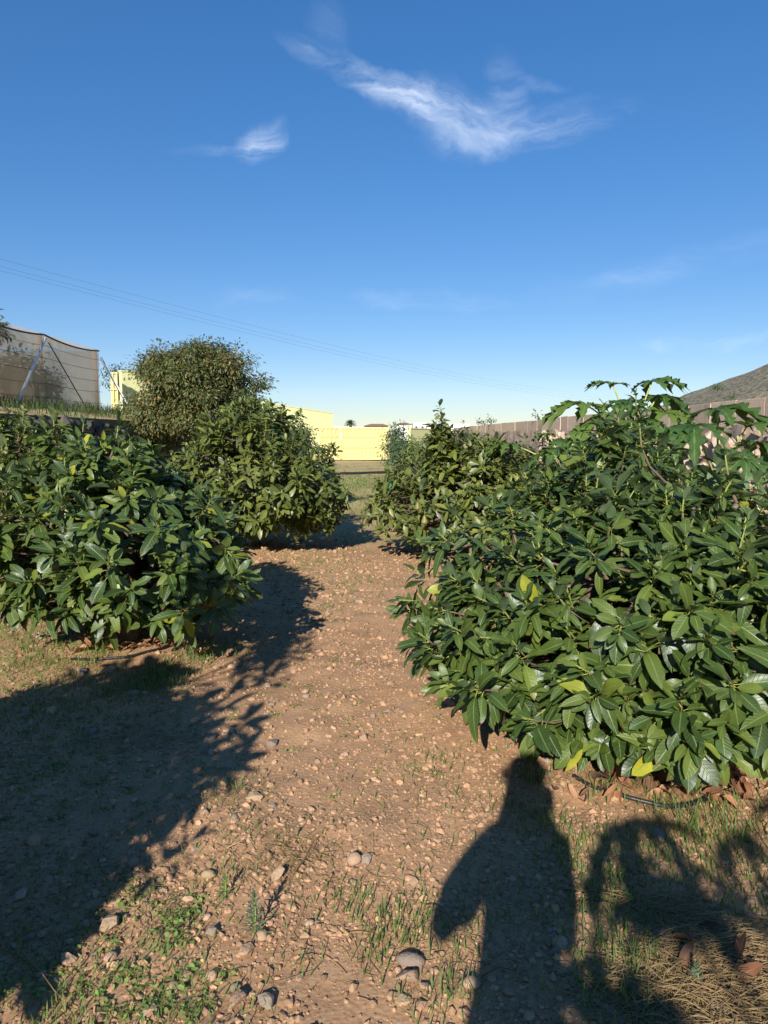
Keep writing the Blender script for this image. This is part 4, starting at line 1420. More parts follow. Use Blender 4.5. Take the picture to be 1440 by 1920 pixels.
# planting inside the net house
for (bx, by, hgt, rx, seed, lab) in ((-12.0, 18.6, 2.3, 1.0, 201, 'dark leafy tree inside the net house near the left picture edge'), (-11.6, 22.0, 1.5, .9, 202, 'leafy bush inside the net house behind the middle post'), (-12.2, 25.0, 1.2, .8, 203, 'low bush inside the net house near its far corner'), (-14.0, 20.5, 1.6, 1.1, 204, 'bush deeper inside the net house')):
    leafy_tree('net_house_bush', lab, 'bush', (bx, by, float(terr_z(bx, by))), [(0, 0, hgt * .6, rx, rx, hgt * .4), (.3, .4, hgt * .85, rx * .6, rx * .6, hgt * .22)], 1500, .22, 3, M_SHRUB, .05, seed, 'plants inside the net house', clump=.22)
tt_ = at(2, 600, 19.5)
leafy_tree('tall_shrub', 'green branch tip rising above the net house at the left edge', 'tree', (tt_.x - .25, 19.5, float(terr_z(-11, 19.5))), [(0, 0, tt_.z - 2.5, .5, .5, .35), (-.3, 0, tt_.z - 2.9, .7, .6, .5)], 700, .20, 3, M_SHRUB, .05, 211, clump=.15)
tb = at(215, 696, 34)
leafy_tree('far_tree', 'small tree top peeking over the yellow panel by the net house', 'tree', (tb.x, 34, 2.2), [(0, 0, tb.z - 2.4, .7, .6, .45), (.5, 0, tb.z - 2.7, .5, .5, .4)], 900, .16, 3, M_SHRUB, .08, 212, clump=.16)
# greenery near the gate
for (px, pt, yd, wx, seed, mat, lab) in ((742, 800, 36, .75, 221, M_BLUISH, 'bluish green feathery shrub at the right edge of the yellow gate'), (762, 826, 33, .7, 222, M_BLUISH, 'low bluish green shrub in front of the yellow post'), (905, 830, 26, 1.2, 223, M_SHRUB, 'bright green shrub against the rubble wall behind the right row'), (950, 842, 22, 1.1, 224, M_SHRUB, 'green bush at the foot of the rubble wall'), (560, 800, 33, 1.0, 225, M_SHRUB, 'dark bush at the hinge side of the left gate leaf')):
    p = at(px, pt, yd)
    leafy_tree('shrub', lab, 'shrub', (p.x, yd, gz(p.x, yd)), [(0, 0, p.z * .5, wx, wx * .8, p.z * .45), (.1, 0, p.z * .8, wx * .6, wx * .6, p.z * .22)], 2200, .16, 3, mat, .05, seed, 'shrubs at the end of the orchard', clump=.15)

# palm beyond the gate
pp_ = at(656, 792, 140)
palm = empty('palm_tree', (pp_.x, 140, 0))
m1 = MB(); m1.tube([(0, 0, 0), (0, 0, pp_.z * .5), (.1, 0, pp_.z - .2)], [.28, .22, .2], 8); m1.build('trunk', M_MBARK, palm)
m1 = MB(); rs = np.random.RandomState(5)
for k in range(46):
    az = k * 2.4; el = 1.35 - 1.9 * (k / 46) + rs.normal(0, .1)
    u_ = np.linspace(0, 1, 6)
    dirv = np.array([math.cos(az) * math.cos(el), math.sin(az) * math.cos(el), math.sin(el)])
    c = np.array([.1, 0, pp_.z - .2]) + u_[:, None] * dirv * 1.35 + np.stack([0 * u_, 0 * u_, -.5 * u_ ** 2], 1)
    sidev = np.array([-math.sin(az), math.cos(az), 0])
    wd = .16 * np.sin(math.pi * np.clip(u_ * .9 + .08, 0, 1))
    V = np.concatenate([c + sidev * wd[:, None] - [0, 0, .06], c, c - sidev * wd[:, None] - [0, 0, .06]])
    i = np.arange(5)
    m1.add(V, np.concatenate([np.stack([i, i + 1, i + 7, i + 6], -1), np.stack([i + 6, i + 7, i + 13, i + 12], -1)]), np.tile([.5, .5, rs.rand()], (18, 1)))
tag(m1.build('crown', M_SHRUB, palm), kind='stuff')
tag(palm, 'small distant palm standing left of the brown-tiled house', 'palm')

# lone tree on the hill, tufts on the wall
hp = at(1345, 728, 330)
leafy_tree('hill_tree', 'tiny lone tree on the hill slope above the right wall', 'tree', (hp.x, 330, hp.z - 3.0), [(0, 0, 3.6, 2.6, 2, .9), (1.0, 0, 4.2, 1.6, 1.4, .6)], 260, .9, 3, M_SHRUB, .2, 231, clump=.6)
for (px, pt, yd, seed, lab) in ((1388, 745, 12.5, 241, 'dry tuft on the concrete wall top nearest the right edge'), (1055, 779, 28, 242, 'little plant on the wall top left of the papaya'), (927, 789, 44, 243, 'tiny plant on the far end of the wall top'), (946, 789, 40, 244, 'second tiny plant on the wall top further right')):
    p = at(px, pt, yd)
    s_ = .006 * yd
    leafy_tree('wall_plant', lab, 'plant', (6.03, yd, 2.16), [(0, 0, s_ * .9, s_, s_ * .6, s_ * .6)], 60, s_ * .8, 3, M_SHRUB, .01, seed, 'plants growing on the wall top', clump=s_ * .4, per=12)


# ------------------------------------------------------------------ grass, weeds, straw
def blades(m1, x, y, h, lean, width, rs, z=None, curl=.5, flat=False):
    """many curved blades at once"""
    n_ = len(x)
    az = rs.uniform(0, 2 * math.pi, n_)
    u_ = np.array([0, .35, .7, 1.0])
    out = lean * h
    z0 = ground_z(x, y) if z is None else z
    r_ = out[:, None] * u_[None] ** 1.6
    zz_ = h[:, None] * (u_[None] - curl * (lean[:, None]) * u_[None] ** 2.4 * .55)
    cx = x[:, None] + np.cos(az)[:, None] * r_
    cy = y[:, None] + np.sin(az)[:, None] * r_
    cz = z0[:, None] + zz_ - .005
    sx, sy = -np.sin(az), np.cos(az)
    tw = rs.uniform(-.5, .5, n_)
    wd = width[:, None] * np.array([.8, 1, .7, 0.0])[None]
    A = np.stack([cx + sx[:, None] * wd, cy + sy[:, None] * wd, cz], -1)
    B = np.stack([cx - sx[:, None] * wd, cy - sy[:, None] * wd, cz + 0.3 * wd], -1)
    V = np.concatenate([A, B[:, :3]], 1)      # 4 + 3 verts
    F = np.array([[0, 1, 5], [0, 5, 4], [1, 2, 6], [1, 6, 5], [2, 3, 6]])
    Fa = F[None] + (np.arange(n_) * 7)[:, None, None]
    L = np.zeros((n_, 7, 3)); L[..., 0] = .4; L[..., 1] = .6; L[..., 2] = rs.rand(n_)[:, None]
    m1.add(V.reshape(-1, 3), Fa.reshape(-1, 3), L.reshape(-1, 3))


rs = np.random.RandomState(41)
m1 = MB()
# patches: pixel place, spread in metres, blades, height
PATCH = [(1095, 1600, .10, 130, .07), (1110, 1640, .12, 170, .06), (1140, 1665, .10, 120, .06), (1330, 1560, .13, 200, .09), (1300, 1545, .1, 90, .08), (730, 1745, .09, 90, .075), (705, 1720, .08, 60, .06), (790, 1720, .1, 60, .05),
         (1150, 1780, .10, 130, .075), (1180, 1870, .14, 200, .07), (1130, 1860, .1, 120, .08), (1035, 1560, .12, 130, .06), (985, 1520, .1, 90, .06), (1020, 1660, .12, 80, .05), (1000, 1465, .05, 60, .09), (1225, 1750, .1, 60, .06),
         (270, 1290, .16, 380, .065), (300, 1270, .14, 160, .06), (190, 1230, .06, 60, .14), (170, 1250, .06, 40, .12), (375, 1235, .10, 120, .13), (210, 1310, .2, 90, .05), (50, 1240, .35, 700, .07), (20, 1180, .35, 460, .07), (90, 1190, .25, 130, .07), (60, 1330, .25, 300, .05),
         (690, 1800, .04, 22, .06), (700, 1815, .03, 16, .06), (640, 1690, .08, 40, .05), (590, 1690, .1, 40, .05), (480, 1600, .1, 50, .05), (560, 1810, .05, 20, .06), (420, 1660, .06, 40, .06), (850, 1760, .1, 70, .06), (790, 1890, .05, 26, .06), (860, 1890, .07, 60, .07),
         (1130, 1490, .06, 40, .11), (1260, 1500, .12, 90, .09), (1390, 1520, .12, 90, .09), (1210, 1480, .08, 40, .09), (1180, 1440, .05, 24, .12), (830, 1430, .05, 24, .08), (950, 1400, .1, 50, .05), (420, 1480, .1, 70, .05), (150, 1470, .25, 120, .04), (80, 1460, .2, 90, .04), (130, 1880, .08, 40, .07), (350, 1880, .1, 50, .07), (1200, 1590, .12, 90, .06), (1250, 1620, .16, 150, .06), (1330, 1640, .2, 220, .055), (1400, 1600, .16, 160, .07), (1180, 1720, .1, 90, .06), (1420, 1690, .15, 120, .05), (1380, 1720, .14, 100, .05), (680, 905, 1.4, 900, .10), (650, 915, 1.0, 700, .09), (670, 935, .9, 700, .07), (690, 960, .7, 500, .07), (640, 897, 1.6, 600, .10), (735, 960, .5, 200, .14), (725, 990, .3, 90, .12), (660, 1010, .8, 160, .06), (620, 1100, .5, 130, .06), (700, 1100, .4, 90, .05), (610, 1140, .3, 90, .06), (30, 1130, .5, 760, .07), (90, 1280, .4, 560, .05), (20, 1400, .3, 160, .05), (180, 1330, .35, 180, .04), (330, 1265, .12, 130, .06), (250, 1300, .2, 160, .06), (420, 1215, .2, 120, .06), (560, 1060, .5, 160, .07), (830, 1450, .25, 60, .05), (700, 1470, .4, 60, .04), (560, 1500, .4, 70, .04), (900, 1650, .3, 110, .05), (960, 1740, .25, 110, .05)]
for (px, py, sp_, nb, hh_) in PATCH:
    x0, y0 = ground_hit(px, py)
    x = rs.normal(x0, sp_ * .75, nb); y = rs.normal(y0, sp_ * .9, nb)
    blades(m1, x, y, hh_ * rs.uniform(.45, 1.1, nb), rs.uniform(.1, .9, nb), rs.uniform(.0012, .0028, nb) * (1 + .22 * max(0, y0 - 3)), rs)
# thin scattered growth over the whole orchard floor
nb = 34000
y = 1.6 + 36 * rs.rand(nb) ** 1.9
x = rs.uniform(-1, 1, nb) * (y * .56 + .1)
dens = vnoise(x * .9, y * .9, 91) + .7 * vnoise(x * 3.3, y * 3.3, 92)
track = np.exp(-((x - (-.15 + .02 * y)) / .42) ** 2) * (y < 9)
keep = dens - .36 * track > rs.uniform(-.04, .50, nb) - .22 * np.clip((y - 4) / 10, 0, 1)
x, y = x[keep], y[keep]
k = len(x)
blades(m1, x, y, rs.uniform(.012, .045, k) * (1 + .05 * y), rs.uniform(.2, 1.2, k), rs.uniform(.0012, .0026, k) * (1 + .10 * y), rs)
tag(m1.build('grass', M_GRASS, smooth=True), 'thin green grass and weeds scattered over the orchard soil', 'grass', kind='stuff')
# grass along the terrace edge
m1 = MB()
nb = 5200
y = rs.uniform(9, 29, nb); x = -7.3 - 2.9 * rs.rand(nb) ** .8
keep = vnoise(x * 1.2, y * 1.2, 95) + (x < -9.0) * .35 > rs.uniform(-.3, .4, nb)
x, y = x[keep], y[keep]; k = len(x)
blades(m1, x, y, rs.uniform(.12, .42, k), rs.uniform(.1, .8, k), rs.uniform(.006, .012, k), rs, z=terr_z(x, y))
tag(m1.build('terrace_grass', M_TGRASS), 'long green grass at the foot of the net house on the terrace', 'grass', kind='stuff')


# straw mat at lower right
def straws(m1, x, y, z, ln, rad, rs, az0=None):
    n_ = len(x)
    az = rs.uniform(0, math.pi, n_) if az0 is None else rs.normal(az0, .5, n_)
    u_ = np.linspace(-.5, .5, 5)
    bend = rs.normal(0, .22, n_)
    cx = x[:, None] + np.cos(az)[:, None] * u_[None] * ln[:, None] - np.sin(az)[:, None] * bend[:, None] * ln[:, None] * (u_[None] ** 2 * 4 - 1) * .5
    cy = y[:, None] + np.sin(az)[:, None] * u_[None] * ln[:, None] + np.cos(az)[:, None] * bend[:, None] * ln[:, None] * (u_[None] ** 2 * 4 - 1) * .5
    arch = rs.uniform(0, .12, n_)
    cz = z[:, None] + (arch * ln)[:, None] * (1 - u_[None] ** 2 * 4) + rs.normal(0, .06, n_)[:, None] * ln[:, None] * u_[None]
    cz = np.maximum(cz, ground_z(cx.ravel(), cy.ravel()).reshape(cx.shape) + .002)
    sx, sy = -np.sin(az), np.cos(az)
    A = np.stack([cx + sx[:, None] * rad[:, None], cy + sy[:, None] * rad[:, None], cz], -1)
    B = np.stack([cx - sx[:, None] * rad[:, None], cy - sy[:, None] * rad[:, None], cz], -1)
    T = np.stack([cx, cy, cz + rad[:, None] * 1.3], -1)
    V = np.concatenate([A, T, B], 1)
    F = []
    for k in range(4):
        F += [(k, k + 1, k + 6), (k, k + 6, k + 5), (k + 5, k + 6, k + 11), (k + 5, k + 11, k + 10)]
    F = np.array(F)
    Fa = F[None] + (np.arange(n_) * 15)[:, None, None]
    L = np.zeros((n_, 15, 3)); L[..., 0] = .4; L[..., 1] = .6; L[..., 2] = rs.rand(n_)[:, None]
    m1.add(V.reshape(-1, 3), Fa.reshape(-1, 3), L.reshape(-1, 3))


m1 = MB()
for (px, py, sx_, sy_, nn, hgt, az0) in ((1330, 1900, .20, .12, 900, .05, None), (1420, 1860, .14, .14, 700, .06, .0), (1290, 1800, .10, .08, 420, .04, None), (1260, 1715, .10, .06, 320, .03, .3), (1400, 1770, .12, .06, 420, .04, -.1), (1200, 1900, .12, .08, 320, .03, None), (1380, 1950, .2, .1, 500, .05, None),
                                        (1120, 1695, .16, .025, 90, .015, -.15), (560, 1610, .14, .06, 110, .012, None), (520, 1640, .1, .06, 70, .01, None), (440, 1500, .14, .08, 70, .006, None), (250, 1390, .25, .12, 200, .02, None), (140, 1640, .25, .12, 160, .01, None), (100, 1750, .2, .1, 90, .01, None), (1130, 1460, .12, .08, 260, .015, None), (1260, 1470, .16, .06, 160, .015, None), (900, 1800, .25, .15, 50, .006, None), (650, 1560, .5, .4, 50, .004, None), (760, 1400, .4, .5, 40, .004, None), (640, 1780, .3, .12, 40, .004, None)):
    x0, y0 = ground_hit(px, py)
    x = rs.normal(x0, sx_ * .7, nn); y = rs.normal(y0, sy_ * .8, nn)
    z = ground_z(x, y) + hgt * rs.rand(nn) * np.exp(-((x - x0) / sx_) ** 2 * .5)
    straws(m1, x, y, z, rs.uniform(.02, .13, nn) ** 1.0, rs.uniform(.0005, .0014, nn), rs, az0)
tag(m1.build('dry_grass', M_STRAW), 'tangled dry straw heaped at lower right and strewn over the soil', 'dry grass', kind='stuff')
# long single stalks one can pick out
STALK = [((1060, 1690), (1205, 1715), 'long pale dry stalk at the upper side of the bundle by the shadow'), ((1065, 1702), (1200, 1695), 'pale dry stalk crossing the bundle by the shadow'), ((1080, 1712), (1190, 1722), 'shortest pale stalk at the lower side of the bundle by the shadow'),
         ((800, 1710), (862, 1742), 'bent dry stalk crossing the left edge of the photographer shadow'), ((545, 1660), (605, 1575), 'curved brown twig in the dead weed clump on the path'), ((420, 1610), (470, 1598), 'thin dry stalk at the shadow edge near the centre'), ((10, 1790), (150, 1900), 'long brown twig at the lower left corner'), ((905, 1850), (960, 1828), 'forked pale twig lying in the lower photographer shadow')]
for (pa_, pb_, lab) in STALK:
    x0, y0 = ground_hit(*pa_); x1, y1 = ground_hit(*pb_)
    u_ = np.linspace(0, 1, 9)
    xs = x0 + (x1 - x0) * u_ + .012 * np.sin(u_ * 5); ys = y0 + (y1 - y0) * u_ + .012 * np.cos(u_ * 4)
    zs = ground_z(xs, ys) + .006 + .022 * np.sin(u_ * math.pi)
    m1 = MB(); m1.tube(np.stack([xs, ys, zs], 1), np.linspace(.0026, .0012, 9), 5, luv=np.array([.4, .6, rs.rand() * .9]))
    tag(m1.build('dry_stalk', M_STRAW), lab, 'stalk', 'dry stalks on the ground')


# clover-like seedlings at lower left
def seedling(rs, size):
    m1 = MB()
    nl = rs.randint(4, 9)
    for q in range(nl):
        az = q * 2.4 + rs.normal(0, .3); el = rs.uniform(.2, 1.0)
        ln = size * rs.uniform(.5, 1.1)
        e = np.array([math.cos(az) * math.cos(el), math.sin(az) * math.cos(el), math.sin(el)]) * ln
        m1.tube([(0, 0, -.004), tuple(e * .5 + np.array([0, 0, .004])), tuple(e)], size * .03, 3, luv=np.array([-1, 0, 0]), cap=False)
        r_ = size * rs.uniform(.18, .34)
        an_ = np.arange(7) * 2 * math.pi / 7
        tx_ = np.array([math.cos(az), math.sin(az), -.3]); ty_ = np.array([-math.sin(az), math.cos(az), rs.normal(0, .3)])
        rim = e + r_ * (np.cos(an_)[:, None] * tx_ + .62 * np.sin(an_)[:, None] * ty_) + tx_ * r_ * .8
        V = np.concatenate([[e + tx_ * r_ * .8 - np.array([0, 0, r_ * .15])], rim])
        F = np.array([[0, 1 + k, 1 + (k + 1) % 7] for k in range(7)])
        L = np.array([[.5, 0.2, rs.rand()]] + [[.6, .8, 0]] * 7); L[1:, 2] = L[0, 2]
        m1.add(V, F, L)
    return m1


rs = np.random.RandomState(61)
SEED = [seedling(rs, .026).mesh('seedling', M_WEED) for _ in range(7)]
labs = 'small light green clover-like seedling in the patch at lower left'
places = [(320, 1720), (315, 1740), (330, 1755), (348, 1770), (250, 1835), (275, 1850), (330, 1835), (345, 1845), (365, 1830), (300, 1860), (235, 1860), (215, 1850), (260, 1880), (290, 1890), (320, 1880), (340, 1905), (280, 1910), (245, 1905), (180, 1880), (200, 1900), (150, 1870), (380, 1845), (390, 1880), (355, 1900), (428, 1843), (300, 1755), (345, 1725), (310, 1785), (225, 1790), (370, 1720)]
for (px, py) in places:
    for _ in range(3):
        x, y = ground_hit(px + rs.normal(0, 9), py + rs.normal(0, 9))
        s_ = rs.uniform(.6, 1.25)
        o = put('seedling', SEED[rs.randint(7)], Matrix.Translation((x, y, gz(x, y))) @ Matrix.Rotation(rs.uniform(0, 6.28), 4, 'Z') @ Matrix.Diagonal((s_, s_, s_, 1)))
        tag(o, labs, 'seedling', 'seedlings in the lower left patch')
# low creeping weeds, a mass
m1 = MB()
for (px, py, sx_, sy_, nn) in ((120, 1490, .35, .2, 60), (60, 1440, .3, .2, 50), (40, 1250, .5, .4, 90), (150, 1210, .3, .3, 50), (240, 1360, .4, .15, 40), (660, 1330, .6, .5, 60), (820, 1420, .2, .2, 14), (60, 1850, .15, .1, 30), (250, 1700, .2, .12, 30), (640, 1130, .8, 1.2, 60)):
    x0, y0 = ground_hit(px, py)
    for _ in range(nn):
        s1 = seedling(rs, rs.uniform(.014, .032))
        x, y = rs.normal(x0, sx_ * .7), rs.normal(y0, sy_ * .8)
        g0 = gz(x, y)
        for v_, a_ in zip(s1.v, s1.a): v_ += np.array([x, y, g0])
        off = m1.n
        for v_, a_ in zip(s1.v, s1.a): m1.v.append(v_); m1.a.append(a_)
        m1.f += [f_ + off for f_ in s1.f]; m1.n += s1.n
tag(m1.build('ground_cover', M_WEED), 'low creeping green weeds spread over the shaded soil', 'weeds', kind='stuff')


def spiky_weed(px, py, h, label, mat, seed, n_=60):
    rs = np.random.RandomState(seed)
    x, y = ground_hit(px, py)
    root = empty('weed_plant', (x, y, gz(x, y)))
    st_ = MB(); st_.tube([(0, 0, -.01), (.004, 0, h * .5), (0, .004, h)], [.0028, .002, .001], 5, luv=np.array([.9, 0, 0])); st_.build('stem', M_BARK, root)
    m1 = MB()
    for q in range(n_):
        f = q / n_
        az = q * 2.4; el = .2 + 1.0 * f
        z = h * (.03 + .95 * f ** .9)
        ln = h * (.42 - .34 * f)
        dv = np.array([math.cos(az) * math.cos(el), math.sin(az) * math.cos(el), math.sin(el)])
        sd = np.array([-math.sin(az), math.cos(az), 0]) * .0032
        p0 = np.array([0, 0, z]); p1 = p0 + dv * ln * .6; p2 = p0 + dv * ln + np.array([0, 0, -.1 * ln])
        m1.add([p0 - sd * .5, p0 + sd * .5, p1 + sd, p1 - sd, p2], [np.array([[0, 1, 2, 3]]), np.array([[3, 2, 4]])], np.tile([.4, .6, rs.rand()], (5, 1)))
    m1.build('leaves', mat, root)
    tag(root, label, 'weed')


spiky_weed(478, 1762, .15, 'grey-green upright feathery weed in the sunlit lower left', M_GREYWEED, 1)
spiky_weed(422, 1690, .09, 'smaller feathery weed left of the grey-green one', M_WEED, 2, 40)
spiky_weed(1000, 1470, .07, 'pale dry tuft inside the shadow head near the right tree', M_STRAW, 3, 50)
spiky_weed(1305, 1860, .10, 'green feathery weed standing in the straw at lower right', M_GREYWEED, 4, 60)

# ------------------------------------------------------------------ dead leaves
rs = np.random.RandomState(71)
DL = []
for k in range(5):
    V, F, L = leaf_template(5, [-.7, .5, -1.1, .9, .2][k], [.9, 1.1, .5, .8, 1.3][k], .03, .24, False, .3, k)
    m1 = MB(); m1.add(V, F, L); DL.append(m1.mesh('fallen_leaf', M_DEAD))


def litter(n_, px0, px1, py0, py1, label, group, smin=.07, smax=.14):
    for _ in range(n_):
        x, y = ground_hit(rs.uniform(px0, px1), rs.uniform(py0, py1))
        s_ = rs.uniform(smin, smax)
        M4 = Matrix.Translation((x, y, gz(x, y) + rs.uniform(.008, .05))) @ Matrix.Rotation(rs.uniform(0, 6.28), 4, 'Z') @ Matrix.Rotation(rs.uniform(-.5, .5), 4, 'X') @ Matrix.Rotation(rs.uniform(-.3, .3), 4, 'Y') @ Matrix.Diagonal((s_, s_, s_, 1))
        o = put('fallen_leaf', DL[rs.randint(5)], M4)
        tag(o, label, 'dead leaf', group)


litter(95, 1130, 1440, 1395, 1490, 'curled orange-brown dead leaf lying under the big right tree', 'dead leaves under the big right tree')
litter(34, 1040, 1440, 1425, 1515, 'curled orange-brown dead leaf lying under the big right tree', 'dead leaves under the big right tree', .05, .10)
litter(46, 130, 400, 1165, 1235, 'rust-coloured dead leaf around the trunk of the near left tree', 'dead leaves under the near left tree', .07, .13)
litter(9, 1240, 1440, 1740, 1850, 'reddish dead leaf caught in the straw at lower right', 'dead leaves in the straw', .05, .085)
litter(12, 480, 640, 1000, 1035, 'brown dead leaf at the foot of the second left tree', 'dead leaves under the second left tree', .08, .14)


# ------------------------------------------------------------------ hoses
def hose(pix, r, label, lift=.0):
    P = []
    for (px, py) in pix:
        x, y = ground_hit(px, py)
        P.append((x, y))
    P = np.array(P)
    t_ = np.linspace(0, len(P) - 1, 14 * len(P))
    xs = np.interp(t_, np.arange(len(P)), P[:, 0]); ys = np.interp(t_, np.arange(len(P)), P[:, 1])
    ker = np.ones(11) / 11
    xs = np.convolve(np.pad(xs, 5, 'edge'), ker, 'valid'); ys = np.convolve(np.pad(ys, 5, 'edge'), ker, 'valid')
    zs = np.convolve(np.pad(ground_z(xs, ys), 5, 'edge'), ker, 'valid') + r * .9 + lift
    m1 = MB(); m1.tube(np.stack([xs, ys, zs], 1), r, 8)
    tag(m1.build('irrigation_hose', M_HOSE), label, 'hose', 'black irrigation pipes')


hose([(1072, 1458), (1110, 1482), (1180, 1505), (1250, 1514), (1310, 1508), (1350, 1480), (1355, 1450), (1330, 1420)], .0095, 'black irrigation hose curving around the foot of the big right tree', .004)
hose([(130, 1243), (180, 1247), (240, 1243), (300, 1232), (320, 1222)], .009, 'black drip hose lying in front of the near left trunk', .006)
hose([(560, 893), (620, 892), (690, 889), (770, 887), (900, 886)], .05, 'black pipe crossing the far end of the path before the gate')

# teal tub and white sack
p = ground_hit(716, 925)
m1 = MB()
m1.tube([(0, 0, 0), (0, 0, .30)], [.15, .19], 14)
tb_ = empty('plastic_tub', (p[0] + .32, p[1] - .6, gz(p[0], p[1])))
m1.build('body', M_TEAL, tb_)
m1 = MB(); m1.tube([(0, 0, .29), (0, 0, .33)], [.21, .21], 14); m1.build('rim', M_TEAL, tb_)
tag(tb_, 'teal plastic tub half hidden at the foot of the right row', 'tub')
p = ground_hit(604, 884)
sk = empty('white_sack', (p[0] - .25, 29.5, gz(p[0], 29.5)))
me = stone_mesh('sack_body', 999, M_SACK, sub=3, flat=.9, rough=.35)
put('sack_body', me, Matrix.Translation((0, 0, .3)) @ Matrix.Diagonal((.34, .3, .38, 1)), sk)
m1 = MB(); m1.tube([(0, 0, .58), (.03, 0, .68), (.1, .02, .74)], [.09, .04, .10], 8); m1.build('tied_neck', M_SACK, sk)
tag(sk, 'white sack standing beside the left row near the gate', 'sack')

# ------------------------------------------------------------------ the photographer, standing behind the camera
FX, FY = -.12, -.37


def skin_obj(name, joints, edges, mat, parent=None, sub=2, root_i=0):
    me = bpy.data.meshes.new(name)
    me.from_pydata([j[0] for j in joints], edges, [])
    o = bpy.data.objects.new(name, me)
    C.objects.link(o)
    sk_ = o.modifiers.new('skin', 'SKIN')
    for k, j in enumerate(joints):
        r_ = j[1] if isinstance(j[1], tuple) else (j[1], j[1])
        me.skin_vertices[0].data[k].radius = r_
    me.skin_vertices[0].data[root_i].use_root = True
    sk_.use_smooth_shade = True
    sb_ = o.modifiers.new('subdivision', 'SUBSURF')
    sb_.levels = sub; sb_.render_levels = sub
    me.materials.append(mat)
    o.parent = parent
    return o


person = None
hip, chest, neck = .92, 1.30, 1.44
J = [((0, 0, hip), (.115, .095)), ((0, 0, 1.10), (.105, .085)), ((0, .01, chest), (.125, .095)), ((0, .015, neck), .05), ((0, .04, 1.52), .055), ((0, .045, 1.60), (.072, .088)), ((0, .04, 1.69), (.068, .082)),
     ((-.15, .01, 1.37), .055), ((-.22, .10, 1.10), .044), ((-.08, .17, 1.24), .036), ((.07, .235, 1.36), .026),
     ((.14, .01, 1.37), .055), ((.14, .05, 1.10), .044), ((.14, .16, 1.24), .036), ((.15, .235, 1.36), .026),
     ((-.075, 0, .85), .085), ((-.08, .02, .48), .056), ((-.085, -.02, .09), .040), ((-.09, .13, .04), .034),
     ((.075, 0, .85), .085), ((.08, .02, .48), .056), ((.085, -.02, .09), .040), ((.09, .13, .04), .034)]
E = [(0, 1), (1, 2), (2, 3), (3, 4), (4, 5), (5, 6), (2, 7), (7, 8), (8, 9), (9, 10), (2, 11), (11, 12), (12, 13), (13, 14), (0, 15), (15, 16), (16, 17), (17, 18), (0, 19), (19, 20), (20, 21), (21, 22)]
person = skin_obj('person', J, E, M_SKIN)
person.location = (FX, FY, gz(FX, FY))
person.scale = (1.06, 1, 1.08)
# clothing and hair
JS = [((0, 0, .74), (.125, .12)), ((0, 0, .95), (.115, .105)), ((0, 0, 1.12), (.112, .10)), ((0, .01, 1.32), (.125, .105)), ((0, .012, 1.41), (.08, .075)), ((-.13, .01, 1.365), .085), ((-.195, .08, 1.14), .078), ((.12, .01, 1.365), .075), ((.13, .045, 1.14), .068)]
ES = [(0, 1), (1, 2), (2, 3), (3, 4), (3, 5), (5, 6), (3, 7), (7, 8)]
skin_obj('shirt', JS, ES, M_SHIRT, person)
JT = [((0, 0, .96), (.125, .11)), ((-.075, 0, .84), .10), ((-.082, .02, .48), .078), ((-.088, -.02, .12), .066), ((.075, 0, .84), .10), ((.082, .02, .48), .078), ((.088, -.02, .12), .066)]
skin_obj('trousers', JT, [(0, 1), (1, 2), (2, 3), (0, 4), (4, 5), (5, 6)], M_TROUSER, person)
JH = [((0, -.03, 1.36), (.135, .06)), ((0, -.02, 1.47), (.12, .07)), ((0, .0, 1.58), (.085, .07)), ((0, .0, 1.67), (.092, .088)), ((0, .03, 1.73), (.070, .070))]
skin_obj('hair', JH, [(0, 1), (1, 2), (2, 3), (3, 4)], M_HAIR, person)
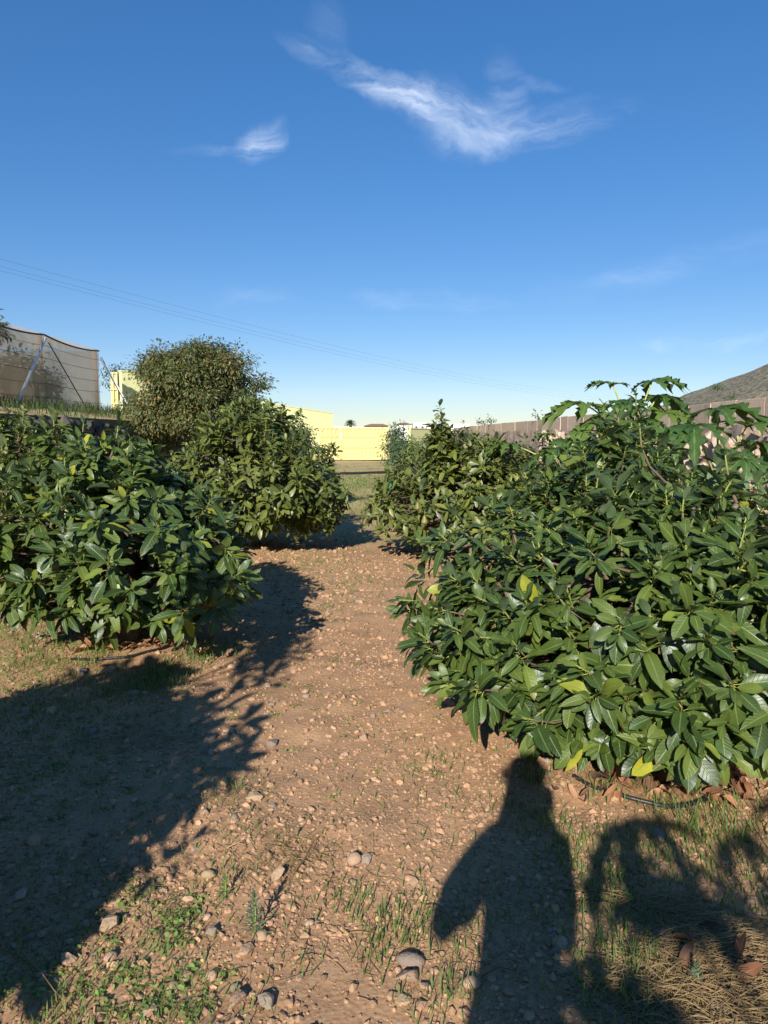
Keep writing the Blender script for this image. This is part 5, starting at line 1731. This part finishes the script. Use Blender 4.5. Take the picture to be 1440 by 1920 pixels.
for s_ in (-1, 1):
    skin_obj('shoe', [((s_ * .085, -.05, .05), .05), ((s_ * .088, .06, .045), .05), ((s_ * .095, .17, .035), .04)], [(0, 1), (1, 2)], M_SHOE, person)
    # hand: palm with four fingers and a thumb closing on the phone
    hx = .07 if s_ < 0 else .15
    base_p = np.array([hx, .235, 1.36])
    hj = [(tuple(base_p), .026), (tuple(base_p + [-s_ * .0, .02, .045]), (.036, .018))]
    he = [(0, 1)]
    for q in range(4):
        b0_ = len(hj)
        root_p = base_p + np.array([s_ * .004, .028, .03 + .018 * q])
        hj += [(tuple(root_p + [s_ * .01, .02, .004]), .009), (tuple(root_p + [-s_ * .012, .042 + .002 * q, .006]), .008), (tuple(root_p + [-s_ * .035, .046, .006]), .007)]
        he += [(1, b0_), (b0_, b0_ + 1), (b0_ + 1, b0_ + 2)]
    b0_ = len(hj)
    hj += [(tuple(base_p + [-s_ * .022, -.004, .04]), .010), (tuple(base_p + [-s_ * .045, .002, .062]), .009)]
    he += [(0, b0_), (b0_, b0_ + 1)]
    skin_obj('hand', hj, he, M_SKIN, person, 1)
# face
fm = MB()
fm.tube([(0, .125, 1.655), (0, .150, 1.62), (0, .128, 1.612)], [.008, .015, .008], 6)
fm.build('nose', M_SKIN, person)
fm = MB(); fm.tube([(-.028, .122, 1.582), (0, .130, 1.580), (.028, .122, 1.582)], [.003, .006, .003], 6); fm.build('mouth', M_SHOE, person)
for s_ in (-1, 1):
    fm = MB(); fm.tube([(s_ * .045, .118, 1.655), (s_ * .031, .126, 1.656), (s_ * .018, .122, 1.655)], [.003, .008, .003], 6); fm.build('eye', M_HAIR, person)
    fm = MB(); fm.tube([(s_ * .083, .03, 1.60), (s_ * .092, .025, 1.635), (s_ * .086, .03, 1.665)], [.008, .014, .008], 6); fm.build('ear', M_SKIN, person)
tag(person, 'photographer in shirt and trousers holding up a phone, seen by shadow only', 'person')
ph = empty('mobile_phone', (0.0, -.035, 1.52))
m1 = MB(); m1.box((0, 0, 0), (.072, .008, .150)); b_ = m1.build('shell', M_PHONE, ph, smooth=False)
bv = b_.modifiers.new('bevel', 'BEVEL'); bv.width = .003; bv.segments = 2
m1 = MB(); m1.tube([(-.018, .004, .055), (-.018, .007, .055)], .007, 10); m1.build('lens', M_HOSE, ph)
tag(ph, 'dark mobile phone held up by the photographer', 'phone')
